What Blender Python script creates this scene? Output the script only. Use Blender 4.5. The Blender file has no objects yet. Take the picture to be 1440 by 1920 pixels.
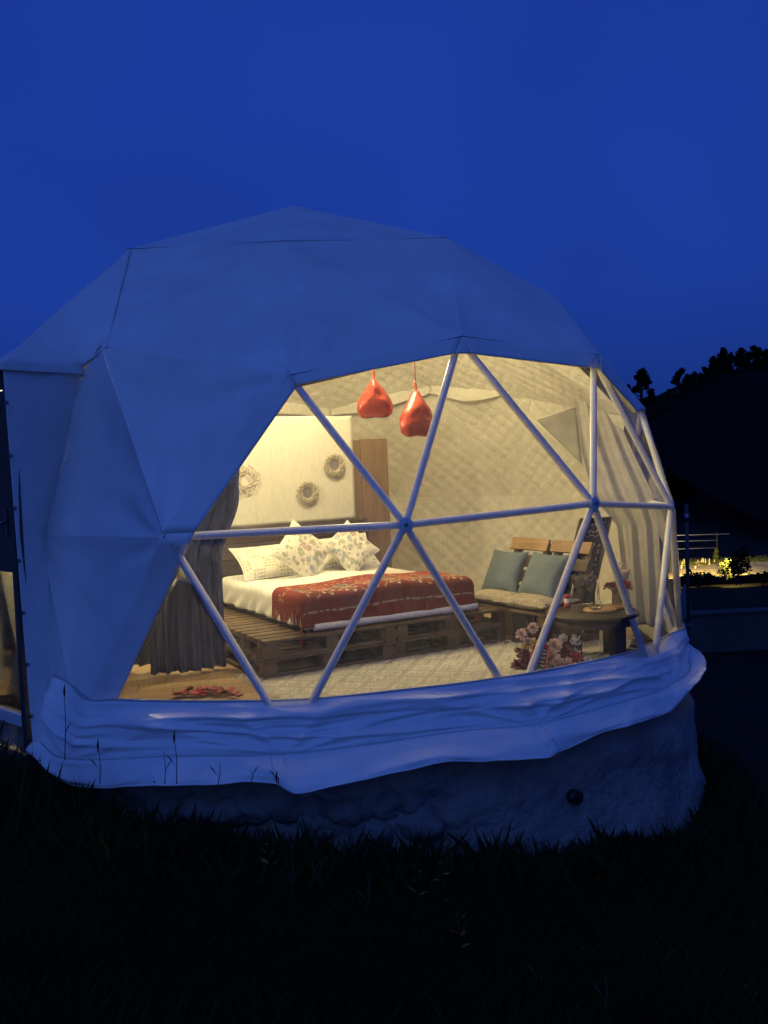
import bpy, bmesh, math, random
from mathutils import Vector, Matrix, noise
R = math.radians
rnd = random.Random(7)
SC = bpy.context.scene
COL = SC.collection

# ------------------------------------------------------------------ camera
CAM = Vector((0.0, -9.4366, 1.6977))
FPX = 1800.25
ROT = Matrix(((0.99675849, 0.04291068, -0.06805281),
              (-0.07022542, 0.05133798, -0.99620922),
              (-0.03925432, 0.99775903, 0.05418498)))
cd = bpy.data.cameras.new('camera')
cam = bpy.data.objects.new('camera', cd)
COL.objects.link(cam)
cam.matrix_world = Matrix.Translation(CAM) @ ROT.to_4x4()
cd.sensor_fit = 'VERTICAL'
cd.sensor_height = 32.0
cd.lens = FPX / 1920 * 32.0
cd.clip_start = 0.05
cd.clip_end = 2000
SC.camera = cam

# ------------------------------------------------------------------ sky, dusk light, exposure
W = bpy.data.worlds.new('World')
SC.world = W
W.use_nodes = True
nt = W.node_tree
nt.nodes.clear()
wo = nt.nodes.new('ShaderNodeOutputWorld')
bg = nt.nodes.new('ShaderNodeBackground')
tc = nt.nodes.new('ShaderNodeTexCoord')
sx = nt.nodes.new('ShaderNodeSeparateXYZ')
rp = nt.nodes.new('ShaderNodeValToRGB')
rp.color_ramp.elements[0].position = 0.0
rp.color_ramp.elements[0].color = (0.0085, 0.028, 0.185, 1)
rp.color_ramp.elements[1].position = 0.95
rp.color_ramp.elements[1].color = (0.0075, 0.024, 0.190, 1)
el = rp.color_ramp.elements.new(0.16)
el.color = (0.0100, 0.042, 0.300, 1)
el = rp.color_ramp.elements.new(0.32)
el.color = (0.0090, 0.040, 0.305, 1)
nz = nt.nodes.new('ShaderNodeTexNoise')
nz.inputs['Scale'].default_value = 1.6
nz.inputs['Detail'].default_value = 3
mr = nt.nodes.new('ShaderNodeMapRange')
mr.inputs['From Min'].default_value = 0.3
mr.inputs['From Max'].default_value = 0.7
mr.inputs['To Min'].default_value = 0.80
mr.inputs['To Max'].default_value = 1.16
sky = nt.nodes.new('ShaderNodeTexSky')
sky.sky_type = 'NISHITA'
sky.sun_disc = False
sky.sun_elevation = R(-4)
sky.sun_rotation = R(200)
sc2 = nt.nodes.new('ShaderNodeVectorMath'); sc2.operation = 'SCALE'; sc2.inputs['Scale'].default_value = 0.05
ad = nt.nodes.new('ShaderNodeVectorMath'); ad.operation = 'ADD'
ml = nt.nodes.new('ShaderNodeVectorMath'); ml.operation = 'SCALE'
L = nt.links
L.new(tc.outputs['Generated'], sx.inputs[0])
L.new(sx.outputs['Z'], rp.inputs['Fac'])
L.new(tc.outputs['Generated'], nz.inputs['Vector'])
L.new(nz.outputs['Fac'], mr.inputs['Value'])
L.new(rp.outputs['Color'], ml.inputs[0])
L.new(mr.outputs['Result'], ml.inputs['Scale'])
L.new(sky.outputs['Color'], sc2.inputs[0])
L.new(ml.outputs[0], ad.inputs[0])
L.new(sc2.outputs[0], ad.inputs[1])
L.new(ad.outputs[0], bg.inputs['Color'])
bg.inputs['Strength'].default_value = 1.0
L.new(bg.outputs[0], wo.inputs['Surface'])

sd = bpy.data.lights.new('sun', 'SUN')
sd.energy = 0.66
sd.color = (0.118, 0.262, 0.88)
sd.angle = R(70)
sun = bpy.data.objects.new('sun', sd)
COL.objects.link(sun)
sun.rotation_euler = Vector((0.12, 0.78, -0.62)).to_track_quat('-Z', 'Y').to_euler()

vs = SC.view_settings
vs.view_transform = 'Standard'
vs.look = 'None'
vs.exposure = 0.0
vs.gamma = 1.0
SC.render.engine = 'CYCLES'
SC.cycles.max_bounces = 10
SC.cycles.transparent_max_bounces = 24
SC.cycles.sample_clamp_indirect = 4.0

# ------------------------------------------------------------------ helpers: rays into the place
def ray(u, v):
    return (ROT @ Vector(((u - 720) / FPX, (960 - v) / FPX, -1))).normalized()
def onz(u, v, z):
    d = ray(u, v); return CAM + d * ((z - CAM.z) / d.z)
def ony(u, v, y):
    d = ray(u, v); return CAM + d * ((y - CAM.y) / d.y)
def onplane(u, v, p, n):
    d = ray(u, v); return CAM + d * ((p - CAM).dot(n) / d.dot(n))
def sstep(a, b, x):
    t = max(0, min(1, (x - a) / (b - a))); return t * t * (3 - 2 * t)
def lerp(a, b, t): return a + (b - a) * t
def nse(*p): return noise.noise(Vector(p))

# ------------------------------------------------------------------ helpers: objects
def tag(o, label=None, cat=None, group=None, kind=None):
    if label: o['label'] = label
    if cat: o['category'] = cat
    if group: o['group'] = group
    if kind: o['kind'] = kind
    return o
def thing(name, label, cat, loc=(0, 0, 0), rotz=0, group=None):
    o = bpy.data.objects.new(name, None)
    o.empty_display_size = 0.1
    COL.objects.link(o)
    o.location = loc
    o.rotation_euler = (0, 0, rotz)
    return tag(o, label, cat, group)
def link(name, me, mat, parent=None, world=False, loc=None):
    o = bpy.data.objects.new(name, me)
    COL.objects.link(o)
    if mat is not None and not me.materials:
        me.materials.append(M[mat] if isinstance(mat, str) else mat)
    if parent is not None:
        o.parent = parent
        if world:
            m = Matrix.Translation(parent.location) @ parent.rotation_euler.to_matrix().to_4x4()
            o.matrix_parent_inverse = m.inverted()
    if loc is not None: o.location = loc
    return o
class MB:
    def __init__(s): s.v = []; s.f = []; s.sm = []; s.c = None
    def add(s, vs, fs, smooth=False):
        n = len(s.v); s.v += [tuple(p) for p in vs]
        for f in fs: s.f.append(tuple(i + n for i in f)); s.sm.append(smooth)
    def box(s, c, size, rot=None, j=0.0):
        hx, hy, hz = size[0] / 2, size[1] / 2, size[2] / 2
        p = []
        for x, y, z in ((-1,-1,-1),(1,-1,-1),(1,1,-1),(-1,1,-1),(-1,-1,1),(1,-1,1),(1,1,1),(-1,1,1)):
            q = Vector((x * hx, y * hy, z * hz))
            if j: q += Vector((rnd.uniform(-j, j), rnd.uniform(-j, j), rnd.uniform(-j, j)))
            if rot is not None: q = rot @ q
            p.append(q + Vector(c))
        s.add(p, [(0,3,2,1),(4,5,6,7),(0,1,5,4),(1,2,6,5),(2,3,7,6),(3,0,4,7)])
        return s
    def tube(s, pts, rad, n=8, cap=True):
        pts = [Vector(p) for p in pts]
        m = len(pts)
        rs = rad if isinstance(rad, (list, tuple)) else [rad] * m
        vs = []; up = None
        for i, p in enumerate(pts):
            t = (pts[min(i + 1, m - 1)] - pts[max(i - 1, 0)])
            if t.length < 1e-9: t = Vector((0, 0, 1))
            t.normalize()
            if up is None: up = t.orthogonal().normalized()
            a = (up - t * up.dot(t))
            a = a.normalized() if a.length > 1e-6 else t.orthogonal().normalized()
            up = a; b = t.cross(a)
            for k in range(n):
                th = 2 * math.pi * k / n
                vs.append(p + (a * math.cos(th) + b * math.sin(th)) * rs[i])
        fs = []
        for i in range(m - 1):
            for k in range(n):
                k2 = (k + 1) % n
                fs.append((i * n + k, i * n + k2, (i + 1) * n + k2, (i + 1) * n + k))
        s.add(vs, fs, True)
        if cap:
            nn = len(s.v) - m * n
            s.f.append(tuple(nn + k for k in reversed(range(n)))); s.sm.append(False)
            s.f.append(tuple(nn + (m - 1) * n + k for k in range(n))); s.sm.append(False)
        return s
    def lathe(s, prof, c=(0, 0, 0), n=20, sx=1.0, sy=1.0):
        vs = []; m = len(prof)
        for r, z in prof:
            for k in range(n):
                th = 2 * math.pi * k / n
                vs.append((c[0] + r * sx * math.cos(th), c[1] + r * sy * math.sin(th), c[2] + z))
        fs = [(i * n + k, i * n + (k + 1) % n, (i + 1) * n + (k + 1) % n, (i + 1) * n + k) for i in range(m - 1) for k in range(n)]
        s.add(vs, fs, True)
        return s
    def grid(s, fn, nu, nv, smooth=True):
        vs = [fn(i / nu, j / nv) for j in range(nv + 1) for i in range(nu + 1)]
        fs = [(j * (nu + 1) + i, j * (nu + 1) + i + 1, (j + 1) * (nu + 1) + i + 1, (j + 1) * (nu + 1) + i) for j in range(nv) for i in range(nu)]
        s.add(vs, fs, smooth)
        return s
    def mesh(s, name):
        me = bpy.data.meshes.new(name)
        me.from_pydata(s.v, [], s.f)
        me.polygons.foreach_set('use_smooth', s.sm)
        if s.c:
            at = me.color_attributes.new('Col', 'FLOAT_COLOR', 'POINT')
            at.data.foreach_set('color', [x for c in s.c for x in (c[0], c[1], c[2], 1.0)])
        me.update()
        return me
    def build(s, name, mat, parent=None, world=False, bevel=0, solid=0, loc=None):
        o = link(name, s.mesh(name), mat, parent, world, loc)
        if solid:
            d = o.modifiers.new('solid', 'SOLIDIFY'); d.thickness = solid; d.offset = 0
        if bevel:
            d = o.modifiers.new('bevel', 'BEVEL'); d.width = bevel; d.segments = 2; d.limit_method = 'ANGLE'
        return o
def copy_tree(o, parent=None):
    c = o.copy(); COL.objects.link(c)
    if parent is not None: c.parent = parent
    for ch in list(o.children): copy_tree(ch, c)
    return c

# ------------------------------------------------------------------ materials
M = {}
def mat(name):
    m = bpy.data.materials.new(name); m.use_nodes = True
    M[name] = m
    return m, m.node_tree, m.node_tree.nodes['Principled BSDF']
def N(t, kind, **kw):
    n = t.nodes.new(kind)
    for k, v in kw.items():
        if k in n.inputs: n.inputs[k].default_value = v
        else: setattr(n, k, v)
    return n
def plain(name, col, rough=0.6, var=0.12, scale=6.0, bump=0.0, bscale=60.0, metal=0.0, spec=0.5, stretch=None, sheen=0.0, detail=6.0, bdist=0.01):
    m, t, b = mat(name)
    co = N(t, 'ShaderNodeTexCoord')
    src = co.outputs['Object']
    if stretch:
        mp = N(t, 'ShaderNodeMapping'); mp.inputs['Scale'].default_value = stretch
        t.links.new(src, mp.inputs['Vector']); src = mp.outputs['Vector']
    nz = N(t, 'ShaderNodeTexNoise', Scale=scale, Detail=detail, Roughness=0.6)
    t.links.new(src, nz.inputs['Vector'])
    rm = N(t, 'ShaderNodeValToRGB')
    rm.color_ramp.elements[0].position = 0.3
    rm.color_ramp.elements[1].position = 0.7
    rm.color_ramp.elements[0].color = (*[c * (1 - var) for c in col], 1)
    rm.color_ramp.elements[1].color = (*[min(1, c * (1 + var)) for c in col], 1)
    t.links.new(nz.outputs['Fac'], rm.inputs['Fac'])
    t.links.new(rm.outputs['Color'], b.inputs['Base Color'])
    b.inputs['Roughness'].default_value = rough
    b.inputs['Metallic'].default_value = metal
    b.inputs['Specular IOR Level'].default_value = spec
    if sheen: b.inputs['Sheen Weight'].default_value = sheen
    if bump:
        n2 = N(t, 'ShaderNodeTexNoise', Scale=bscale, Detail=4.0)
        t.links.new(src, n2.inputs['Vector'])
        bp = N(t, 'ShaderNodeBump', Strength=bump, Distance=bdist)
        t.links.new(n2.outputs['Fac'], bp.inputs['Height'])
        t.links.new(bp.outputs['Normal'], b.inputs['Normal'])
    return m
def vcol(name, rough=0.8, bump=0.3, bscale=150.0, spec=0.3, sheen=0.0):
    m, t, b = mat(name)
    a = N(t, 'ShaderNodeVertexColor'); a.layer_name = 'Col'
    co = N(t, 'ShaderNodeTexCoord')
    nz = N(t, 'ShaderNodeTexNoise', Scale=9.0, Detail=5.0)
    t.links.new(co.outputs['Object'], nz.inputs['Vector'])
    mr = N(t, 'ShaderNodeMapRange'); mr.inputs['To Min'].default_value = 0.82; mr.inputs['To Max'].default_value = 1.12
    t.links.new(nz.outputs['Fac'], mr.inputs['Value'])
    ml = N(t, 'ShaderNodeVectorMath', operation='SCALE')
    t.links.new(a.outputs['Color'], ml.inputs[0]); t.links.new(mr.outputs['Result'], ml.inputs['Scale'])
    t.links.new(ml.outputs[0], b.inputs['Base Color'])
    b.inputs['Roughness'].default_value = rough
    b.inputs['Specular IOR Level'].default_value = spec
    if sheen: b.inputs['Sheen Weight'].default_value = sheen
    n2 = N(t, 'ShaderNodeTexNoise', Scale=bscale, Detail=3.0)
    t.links.new(co.outputs['Object'], n2.inputs['Vector'])
    bp = N(t, 'ShaderNodeBump', Strength=bump, Distance=0.006)
    t.links.new(n2.outputs['Fac'], bp.inputs['Height']); t.links.new(bp.outputs['Normal'], b.inputs['Normal'])
    return m
def wood(name, col, rough=0.6, axis='X', bands=2.0, dark=0.45, nscale=3.0):
    m, t, b = mat(name)
    co = N(t, 'ShaderNodeTexCoord')
    oi = N(t, 'ShaderNodeObjectInfo')
    mp = N(t, 'ShaderNodeMapping')
    sc = {'X': (0.6, 7, 7), 'Y': (7, 0.6, 7), 'Z': (7, 7, 0.6)}[axis]
    mp.inputs['Scale'].default_value = sc
    t.links.new(co.outputs['Object'], mp.inputs['Vector'])
    cb = N(t, 'ShaderNodeCombineXYZ')
    for i in range(3): t.links.new(oi.outputs['Random'], cb.inputs[i])
    sc3 = N(t, 'ShaderNodeVectorMath', operation='SCALE'); sc3.inputs['Scale'].default_value = 37.0
    t.links.new(cb.outputs[0], sc3.inputs[0])
    ad = N(t, 'ShaderNodeVectorMath', operation='ADD')
    t.links.new(mp.outputs[0], ad.inputs[0]); t.links.new(sc3.outputs[0], ad.inputs[1])
    nz = N(t, 'ShaderNodeTexNoise', Scale=nscale, Detail=8.0, Roughness=0.7, Distortion=0.8)
    t.links.new(ad.outputs[0], nz.inputs['Vector'])
    rm = N(t, 'ShaderNodeValToRGB')
    rm.color_ramp.elements[0].position = 0.32; rm.color_ramp.elements[1].position = 0.66
    rm.color_ramp.elements[0].color = (*[c * dark for c in col], 1)
    rm.color_ramp.elements[1].color = (*col, 1)
    t.links.new(nz.outputs['Fac'], rm.inputs['Fac'])
    mr = N(t, 'ShaderNodeMapRange'); mr.inputs['To Min'].default_value = 0.72; mr.inputs['To Max'].default_value = 1.2
    t.links.new(oi.outputs['Random'], mr.inputs['Value'])
    ml = N(t, 'ShaderNodeVectorMath', operation='SCALE')
    t.links.new(rm.outputs['Color'], ml.inputs[0]); t.links.new(mr.outputs['Result'], ml.inputs['Scale'])
    t.links.new(ml.outputs[0], b.inputs['Base Color'])
    b.inputs['Roughness'].default_value = rough
    bp = N(t, 'ShaderNodeBump', Strength=0.35, Distance=0.004)
    t.links.new(nz.outputs['Fac'], bp.inputs['Height']); t.links.new(bp.outputs['Normal'], b.inputs['Normal'])
    return m

# coated white tent canvas, slightly grubby
plain('canvas', (0.74, 0.74, 0.73), rough=0.5, var=0.10, scale=1.6, bump=0.35, bscale=3.5, bdist=0.03)
plain('skirt_canvas', (0.74, 0.76, 0.76), rough=0.40, var=0.08, scale=3.0, bump=0.22, bscale=9.0, bdist=0.015)
plain('seam', (0.42, 0.42, 0.42), rough=0.6, var=0.15)
plain('white_metal', (0.74, 0.74, 0.74), rough=0.32, var=0.06, scale=14)
plain('steel', (0.25, 0.25, 0.25), rough=0.35, metal=0.9)
plain('liner', (0.60, 0.57, 0.48), rough=0.8, var=0.10, scale=3.0, bump=0.35, bscale=26, bdist=0.02)
plain('lap', (0.62, 0.58, 0.48), rough=0.8, var=0.08, scale=3.0, bump=0.3, bscale=26)
plain('panel_white', (0.60, 0.57, 0.47), rough=0.7, var=0.05, scale=2.5, bump=0.3, bscale=3.0, bdist=0.03, stretch=(1.5, 1.5, 0.5))
plain('curtain_dark', (0.036, 0.056, 0.16), rough=0.85, var=0.15, scale=8, bump=0.2, bscale=200, spec=0.2)
plain('curtain_sheer', (0.40, 0.38, 0.35), rough=0.85, var=0.12, scale=8, bump=0.2, bscale=200, spec=0.2)
plain('grey_cloth', (0.31, 0.30, 0.27), rough=0.9, var=0.12, scale=8, bump=0.2, bscale=120)
plain('duvet', (0.80, 0.78, 0.70), rough=0.85, var=0.03, scale=6, bump=0.35, bscale=7, bdist=0.03)
plain('boxspring', (0.05, 0.045, 0.04), rough=0.9)
plain('fringe', (0.36, 0.05, 0.03), rough=0.9, var=0.3, scale=60)
plain('cushion_blue', (0.15, 0.20, 0.21), rough=0.9, var=0.1, scale=12, bump=0.3, bscale=180)
vcol('patterned', rough=0.85, bump=0.35, bscale=180)
vcol('rugmat', rough=0.95, bump=0.5, bscale=90)
wood('pallet_wood', (0.17, 0.105, 0.052), axis='X')
wood('pallet_wood_y', (0.16, 0.10, 0.05), axis='Y')
wood('block_wood', (0.15, 0.09, 0.045), axis='Z')
wood('dark_wood', (0.055, 0.033, 0.018), axis='X', rough=0.45)
wood('partition_wood', (0.20, 0.125, 0.07), axis='Z', dark=0.6)
wood('headboard_wood', (0.085, 0.06, 0.042), axis='X', dark=0.6)
wood('plank_light', (0.44, 0.26, 0.11), axis='X', dark=0.6)
wood('plank_floor', (0.47, 0.31, 0.16), axis='X', dark=0.62, rough=0.4)
wood('board_wood', (0.42, 0.23, 0.09), axis='X', dark=0.7, rough=0.4)
plain('wicker', (0.40, 0.34, 0.24), rough=0.7, var=0.2, scale=30)
plain('mirror', (0.62, 0.58, 0.48), rough=0.35, metal=0.85, var=0.05)
plain('foil_red', (0.42, 0.055, 0.03), rough=0.34, metal=0.4, var=0.12, scale=5, bump=0.3, bscale=7, bdist=0.02)
plain('red', (0.42, 0.03, 0.025), rough=0.5, var=0.15)
plain('petal_red', (0.46, 0.018, 0.022), rough=0.6, var=0.35, scale=20)
plain('petal_bordeaux', (0.12, 0.008, 0.014), rough=0.6, var=0.3, scale=20)
plain('petal_pink', (0.55, 0.36, 0.29), rough=0.7, var=0.2, scale=20)
plain('petal_white', (0.72, 0.68, 0.58), rough=0.7, var=0.1, scale=20)
plain('petal_yellow', (0.62, 0.43, 0.13), rough=0.7, var=0.2, scale=20)
plain('leaf', (0.035, 0.06, 0.02), rough=0.6, var=0.3, scale=10)
plain('candle', (0.82, 0.76, 0.62), rough=0.5, var=0.03)
plain('chalkboard', (0.028, 0.026, 0.024), rough=0.7, var=0.3, scale=6)
plain('chalk', (0.55, 0.52, 0.45), rough=0.95)
plain('paper', (0.75, 0.73, 0.66), rough=0.8)
plain('print_dark', (0.05, 0.045, 0.04), rough=0.6)
plain('kraft', (0.50, 0.40, 0.24), rough=0.8, var=0.1, bump=0.4, bscale=20)
plain('door_dark', (0.05, 0.05, 0.05), rough=0.5, var=0.15, scale=20)
plain('plaster', (0.215, 0.205, 0.185), rough=0.9, var=0.35, scale=2.2, bump=0.9, bscale=11, bdist=0.05)
plain('stone', (0.15, 0.145, 0.135), rough=0.9, var=0.4, scale=5, bump=0.8, bscale=14, bdist=0.03)
plain('soil', (0.016, 0.015, 0.010), rough=1.0, var=0.5, scale=1.4, bump=0.8, bscale=9, bdist=0.05, spec=0.1)
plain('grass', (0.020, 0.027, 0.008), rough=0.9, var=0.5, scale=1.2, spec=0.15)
plain('dry_grass', (0.06, 0.055, 0.03), rough=0.9, var=0.3, spec=0.2)
plain('weed', (0.007, 0.0085, 0.006), rough=0.8, var=0.3, spec=0.2)
plain('bark', (0.035, 0.028, 0.02), rough=0.95, var=0.3)
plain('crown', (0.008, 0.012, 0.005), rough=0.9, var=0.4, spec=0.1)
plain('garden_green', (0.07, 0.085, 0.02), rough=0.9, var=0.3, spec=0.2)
plain('plume', (0.55, 0.46, 0.26), rough=0.9, var=0.2)
plain('gravel', (0.34, 0.28, 0.16), rough=1.0, var=0.3, scale=4, bump=0.8, bscale=30)
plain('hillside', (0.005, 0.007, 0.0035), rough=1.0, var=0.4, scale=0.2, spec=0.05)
plain('teal_cloth', (0.04, 0.15, 0.16), rough=0.8)
plain('concrete', (0.05, 0.05, 0.048), rough=0.9, var=0.25, scale=3, bump=0.4, bscale=20)
plain('wire', (0.45, 0.42, 0.35), rough=0.4, metal=0.6)
plain('plastic_black', (0.012, 0.012, 0.012), rough=0.5)
plain('basket', (0.30, 0.19, 0.09), rough=0.8, var=0.3, scale=40, bump=0.7, bscale=60)

def glassy(name, haze_lo, haze_hi, tint=(1, 1, 1), ior=1.45, streak=(14, 14, 1.2), gl=0.6, rough=0.04):
    m = bpy.data.materials.new(name); m.use_nodes = True; M[name] = m
    t = m.node_tree; t.nodes.clear()
    out = N(t, 'ShaderNodeOutputMaterial')
    tr = N(t, 'ShaderNodeBsdfTransparent'); tr.inputs['Color'].default_value = (*tint, 1)
    gs = N(t, 'ShaderNodeBsdfGlossy'); gs.inputs['Roughness'].default_value = rough
    fr = N(t, 'ShaderNodeFresnel'); fr.inputs['IOR'].default_value = ior
    fm = N(t, 'ShaderNodeMath', operation='MULTIPLY'); fm.inputs[1].default_value = gl
    t.links.new(fr.outputs[0], fm.inputs[0])
    m1 = N(t, 'ShaderNodeMixShader')
    t.links.new(fm.outputs[0], m1.inputs[0]); t.links.new(tr.outputs[0], m1.inputs[1]); t.links.new(gs.outputs[0], m1.inputs[2])
    co = N(t, 'ShaderNodeTexCoord'); mp = N(t, 'ShaderNodeMapping'); mp.inputs['Scale'].default_value = streak
    nz = N(t, 'ShaderNodeTexNoise', Scale=3.0, Detail=6.0, Roughness=0.7)
    t.links.new(co.outputs['Object'], mp.inputs[0]); t.links.new(mp.outputs[0], nz.inputs['Vector'])
    mr = N(t, 'ShaderNodeMapRange'); mr.inputs['From Min'].default_value = 0.42; mr.inputs['From Max'].default_value = 0.75
    mr.inputs['To Min'].default_value = haze_lo; mr.inputs['To Max'].default_value = haze_hi
    t.links.new(nz.outputs['Fac'], mr.inputs['Value'])
    df = N(t, 'ShaderNodeBsdfDiffuse'); df.inputs['Color'].default_value = (0.7, 0.7, 0.7, 1)
    tl = N(t, 'ShaderNodeBsdfTranslucent'); tl.inputs['Color'].default_value = (0.7, 0.7, 0.7, 1)
    a = N(t, 'ShaderNodeMixShader'); a.inputs[0].default_value = 0.6
    t.links.new(df.outputs[0], a.inputs[1]); t.links.new(tl.outputs[0], a.inputs[2])
    m2 = N(t, 'ShaderNodeMixShader')
    t.links.new(mr.outputs[0], m2.inputs[0]); t.links.new(m1.outputs[0], m2.inputs[1]); t.links.new(a.outputs[0], m2.inputs[2])
    t.links.new(m2.outputs[0], out.inputs[0])
glassy('clear_film', 0.045, 0.22, ior=1.4, gl=0.6, streak=(26, 26, 0.9))
glassy('clear_glass', 0.0, 0.03, tint=(0.95, 0.96, 0.95), ior=1.5, gl=0.9, streak=(4, 4, 4))

def emit(name, col, s):
    m = bpy.data.materials.new(name); m.use_nodes = True; M[name] = m
    b = m.node_tree.nodes['Principled BSDF']
    b.inputs['Base Color'].default_value = (*col, 1)
    b.inputs['Emission Color'].default_value = (*col, 1)
    b.inputs['Emission Strength'].default_value = s
emit('bulb_glow', (1.0, 0.72, 0.36), 30)
emit('flood_glow', (1.0, 0.78, 0.28), 20)

# ------------------------------------------------------------------ ground
def ground(x, y):
    d = math.hypot(x, y)
    near = -0.93 - 0.17 * max(-4, min(4.5, x)) + 0.085 * max(0, -(y + 3.3))
    near += 0.05 * nse(x * 0.5, y * 0.5, 2.0) + 0.02 * nse(x * 1.9, y * 1.9, 5.0)
    t = sstep(2, 30, y)
    far = -3.6 + 0.1 * nse(x * 0.1, y * 0.1, 9.0)
    return lerp(near, far, t)
mb = MB()
xs = sorted(set([round(-7 + i * 0.25, 3) for i in range(65)] + [-900, -400, -200, -100, -60, -40, -25, -15, -10] + [10, 12, 15, 18, 22, 26, 30, 40, 60, 100, 200, 400, 900]))
ys = sorted(set([round(-10.5 + i * 0.25, 3) for i in range(60)] + [-900, -200, -60, -30, -18, -13] + [5, 7, 9, 12, 15, 18, 21, 24, 27, 30, 34, 38, 45, 60, 90, 140, 250, 500, 900]))
vv = [(x, y, ground(x, y)) for y in ys for x in xs]
nx = len(xs)
mb.add(vv, [(j * nx + i, j * nx + i + 1, (j + 1) * nx + i + 1, (j + 1) * nx + i) for j in range(len(ys) - 1) for i in range(nx - 1)], True)
tag(mb.build('ground', 'soil'), kind='structure')

# wooded hill closing the valley on the right
def ridge(u):
    pts = [(1100, 815), (1165, 790), (1205, 765), (1230, 752), (1262, 742), (1300, 722), (1340, 700), (1400, 690), (1440, 683), (1600, 640), (2000, 600)]
    for (a, b), (c, d) in zip(pts, pts[1:]):
        if u <= c: return lerp(b, d, max(0, (u - a) / (c - a)))
    return pts[-1][1]
HY = 110.0
mb = MB()
crest = []
for i in range(61):
    u = 1100 + i * 15
    crest.append(ony(u, ridge(u), HY))
rows = []
for t, dy in ((1.0, 70), (1.02, 25), (1.0, 0), (0.80, -18), (0.52, -38), (0.2, -58), (0.0, -72)):
    rows.append([Vector((p.x * (1 + dy / 240.0), p.y + dy, lerp(-2.6, p.z, t) + (0.7 * nse(p.x * 0.15, dy * 0.1, 3) if t not in (1.0,) else 0))) for p in crest])
n_ = len(crest)
mb.add([v for r in rows for v in r], [(j * n_ + i, j * n_ + i + 1, (j + 1) * n_ + i + 1, (j + 1) * n_ + i) for j in range(len(rows) - 1) for i in range(n_ - 1)], True)
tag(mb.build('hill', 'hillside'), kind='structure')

# ------------------------------------------------------------------ the dome: a six-fold geodesic frame
def cyl(azd, r, z):
    a = R(azd - 4.358); return Vector((r * math.sin(a), -r * math.cos(a), z))
ND = {'a': Vector((-0.12, 0.01, 4.13))}
for k in range(6):
    ND['r%d' % k] = cyl(60 * k, 1.594, 3.53)
    ND['I%d' % k] = cyl(60 * k, 2.794, 2.37)
    ND['M%d' % k] = cyl(60 * k + 30, 2.624, 2.59)
    ND['J%d' % k] = cyl(60 * k + 30, 3.1, -0.09)
    ND['L%d' % k] = cyl(60 * k, 3.19, -0.14)
for k in range(12):
    ND['e%d' % k] = cyl(30 * k + 15, 3.15, 1.22)
# the frame as it was put up: nodes sit a hand's width off the ideal figure
ND.update(r0=Vector((-0.20, -1.57, 3.44)), r1=Vector((1.21, -0.90, 3.59)), r5=Vector((-1.55, -0.73, 3.60)),
          M5=Vector((-1.51, -2.17, 2.59)), I0=Vector((-0.15, -2.78, 2.28)), M0=Vector((1.09, -2.35, 2.56)),
          I1=Vector((2.32, -1.59, 2.47)), e11=Vector((-1.01, -2.97, 1.24)), e0=Vector((0.57, -3.09, 1.26)),
          e1=Vector((2.05, -2.39, 1.31)), e2=Vector((3.13, -1.10, 1.18)), L0=Vector((-0.24, -3.18, -0.12)),
          L1=Vector((2.67, -1.82, -0.19)), e10=Vector((-2.08, -1.97, 1.23)))
ND['M1'] = ony(1201, 770, -0.25)
ND['e3'] = Vector((3.28, 0.62, 1.2))
ND['J1'] = ony(1279, 1240, -0.3)
ND['J5'] = Vector((-1.72, -2.55, -0.10))
ND['L5'] = Vector((-2.5, -1.75, -0.14))
ND['I5'] = Vector((-2.40, -1.30, 2.42))
ND['K'] = ony(1035, 563, -0.35)
CTR = Vector((0.05, 0, 1.0))
def outw(p, d):
    v = p - CTR; v.z *= 0.7
    return p + v.normalized() * d
FAC = []
for k in range(6):
    k1 = (k + 1) % 6; km = (k - 1) % 6
    r, r2, I, I2, Mk, Mm = 'r%d' % k, 'r%d' % k1, 'I%d' % k, 'I%d' % k1, 'M%d' % k, 'M%d' % km
    ea, eb, ec = 'e%d' % ((2 * k - 1) % 12), 'e%d' % (2 * k), 'e%d' % (2 * k + 1)
    Lk, L2, Jk = 'L%d' % k, 'L%d' % k1, 'J%d' % k
    FAC += [('a', r, r2), (r, I, Mk), (r, Mk, r2), (r2, Mk, I2)]
    FAC += [(I, ea, eb), (I, eb, Mk), (Mk, eb, ec), (Mk, ec, I2)]
    FAC += [(ea, Lk, eb), (eb, Lk, Jk), (eb, Jk, ec), (ec, Jk, L2)]
FAC.remove(('r1', 'I1', 'M1'))
FAC.remove(('r1', 'M1', 'r2'))
FAC += [('r1', 'I1', 'K'), ('K', 'I1', 'M1'), ('r1', 'K', 'r2'), ('K', 'M1', 'r2')]
WIN = {('I0', 'e11', 'e0'), ('I0', 'e0', 'M0'), ('M0', 'e0', 'e1'), ('M0', 'e1', 'I1'), ('I1', 'e1', 'e2'), ('I1', 'e2', 'M1'), ('M1', 'e2', 'e3'),
       ('e11', 'L0', 'e0'), ('e0', 'L0', 'J0'), ('e0', 'J0', 'e1'), ('e1', 'J0', 'L1'), ('e1', 'L1', 'e2'), ('e2', 'L1', 'J1'), ('e2', 'J1', 'e3')}
DOOR = {('M5', 'e10', 'e11'), ('e11', 'J5', 'L0')}
# entrance side: no canvas on these facets; liner added across them to stop light leaks
OPEN = {('I5', 'e9', 'e10'), ('e9', 'L5', 'e10'), ('I5', 'e10', 'M5')}
PART = ('e11', 'J5', 'L0')   # half canvas, half clear
PARTF = None
for f in FAC:
    if set(f) == {'e11', 'J5', 'L0'}: PARTF = f

tent = thing('dome_tent', 'large white geodesic dome tent with wide clear window, lit warm from inside', 'tent', (0, 0, 0))

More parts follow.
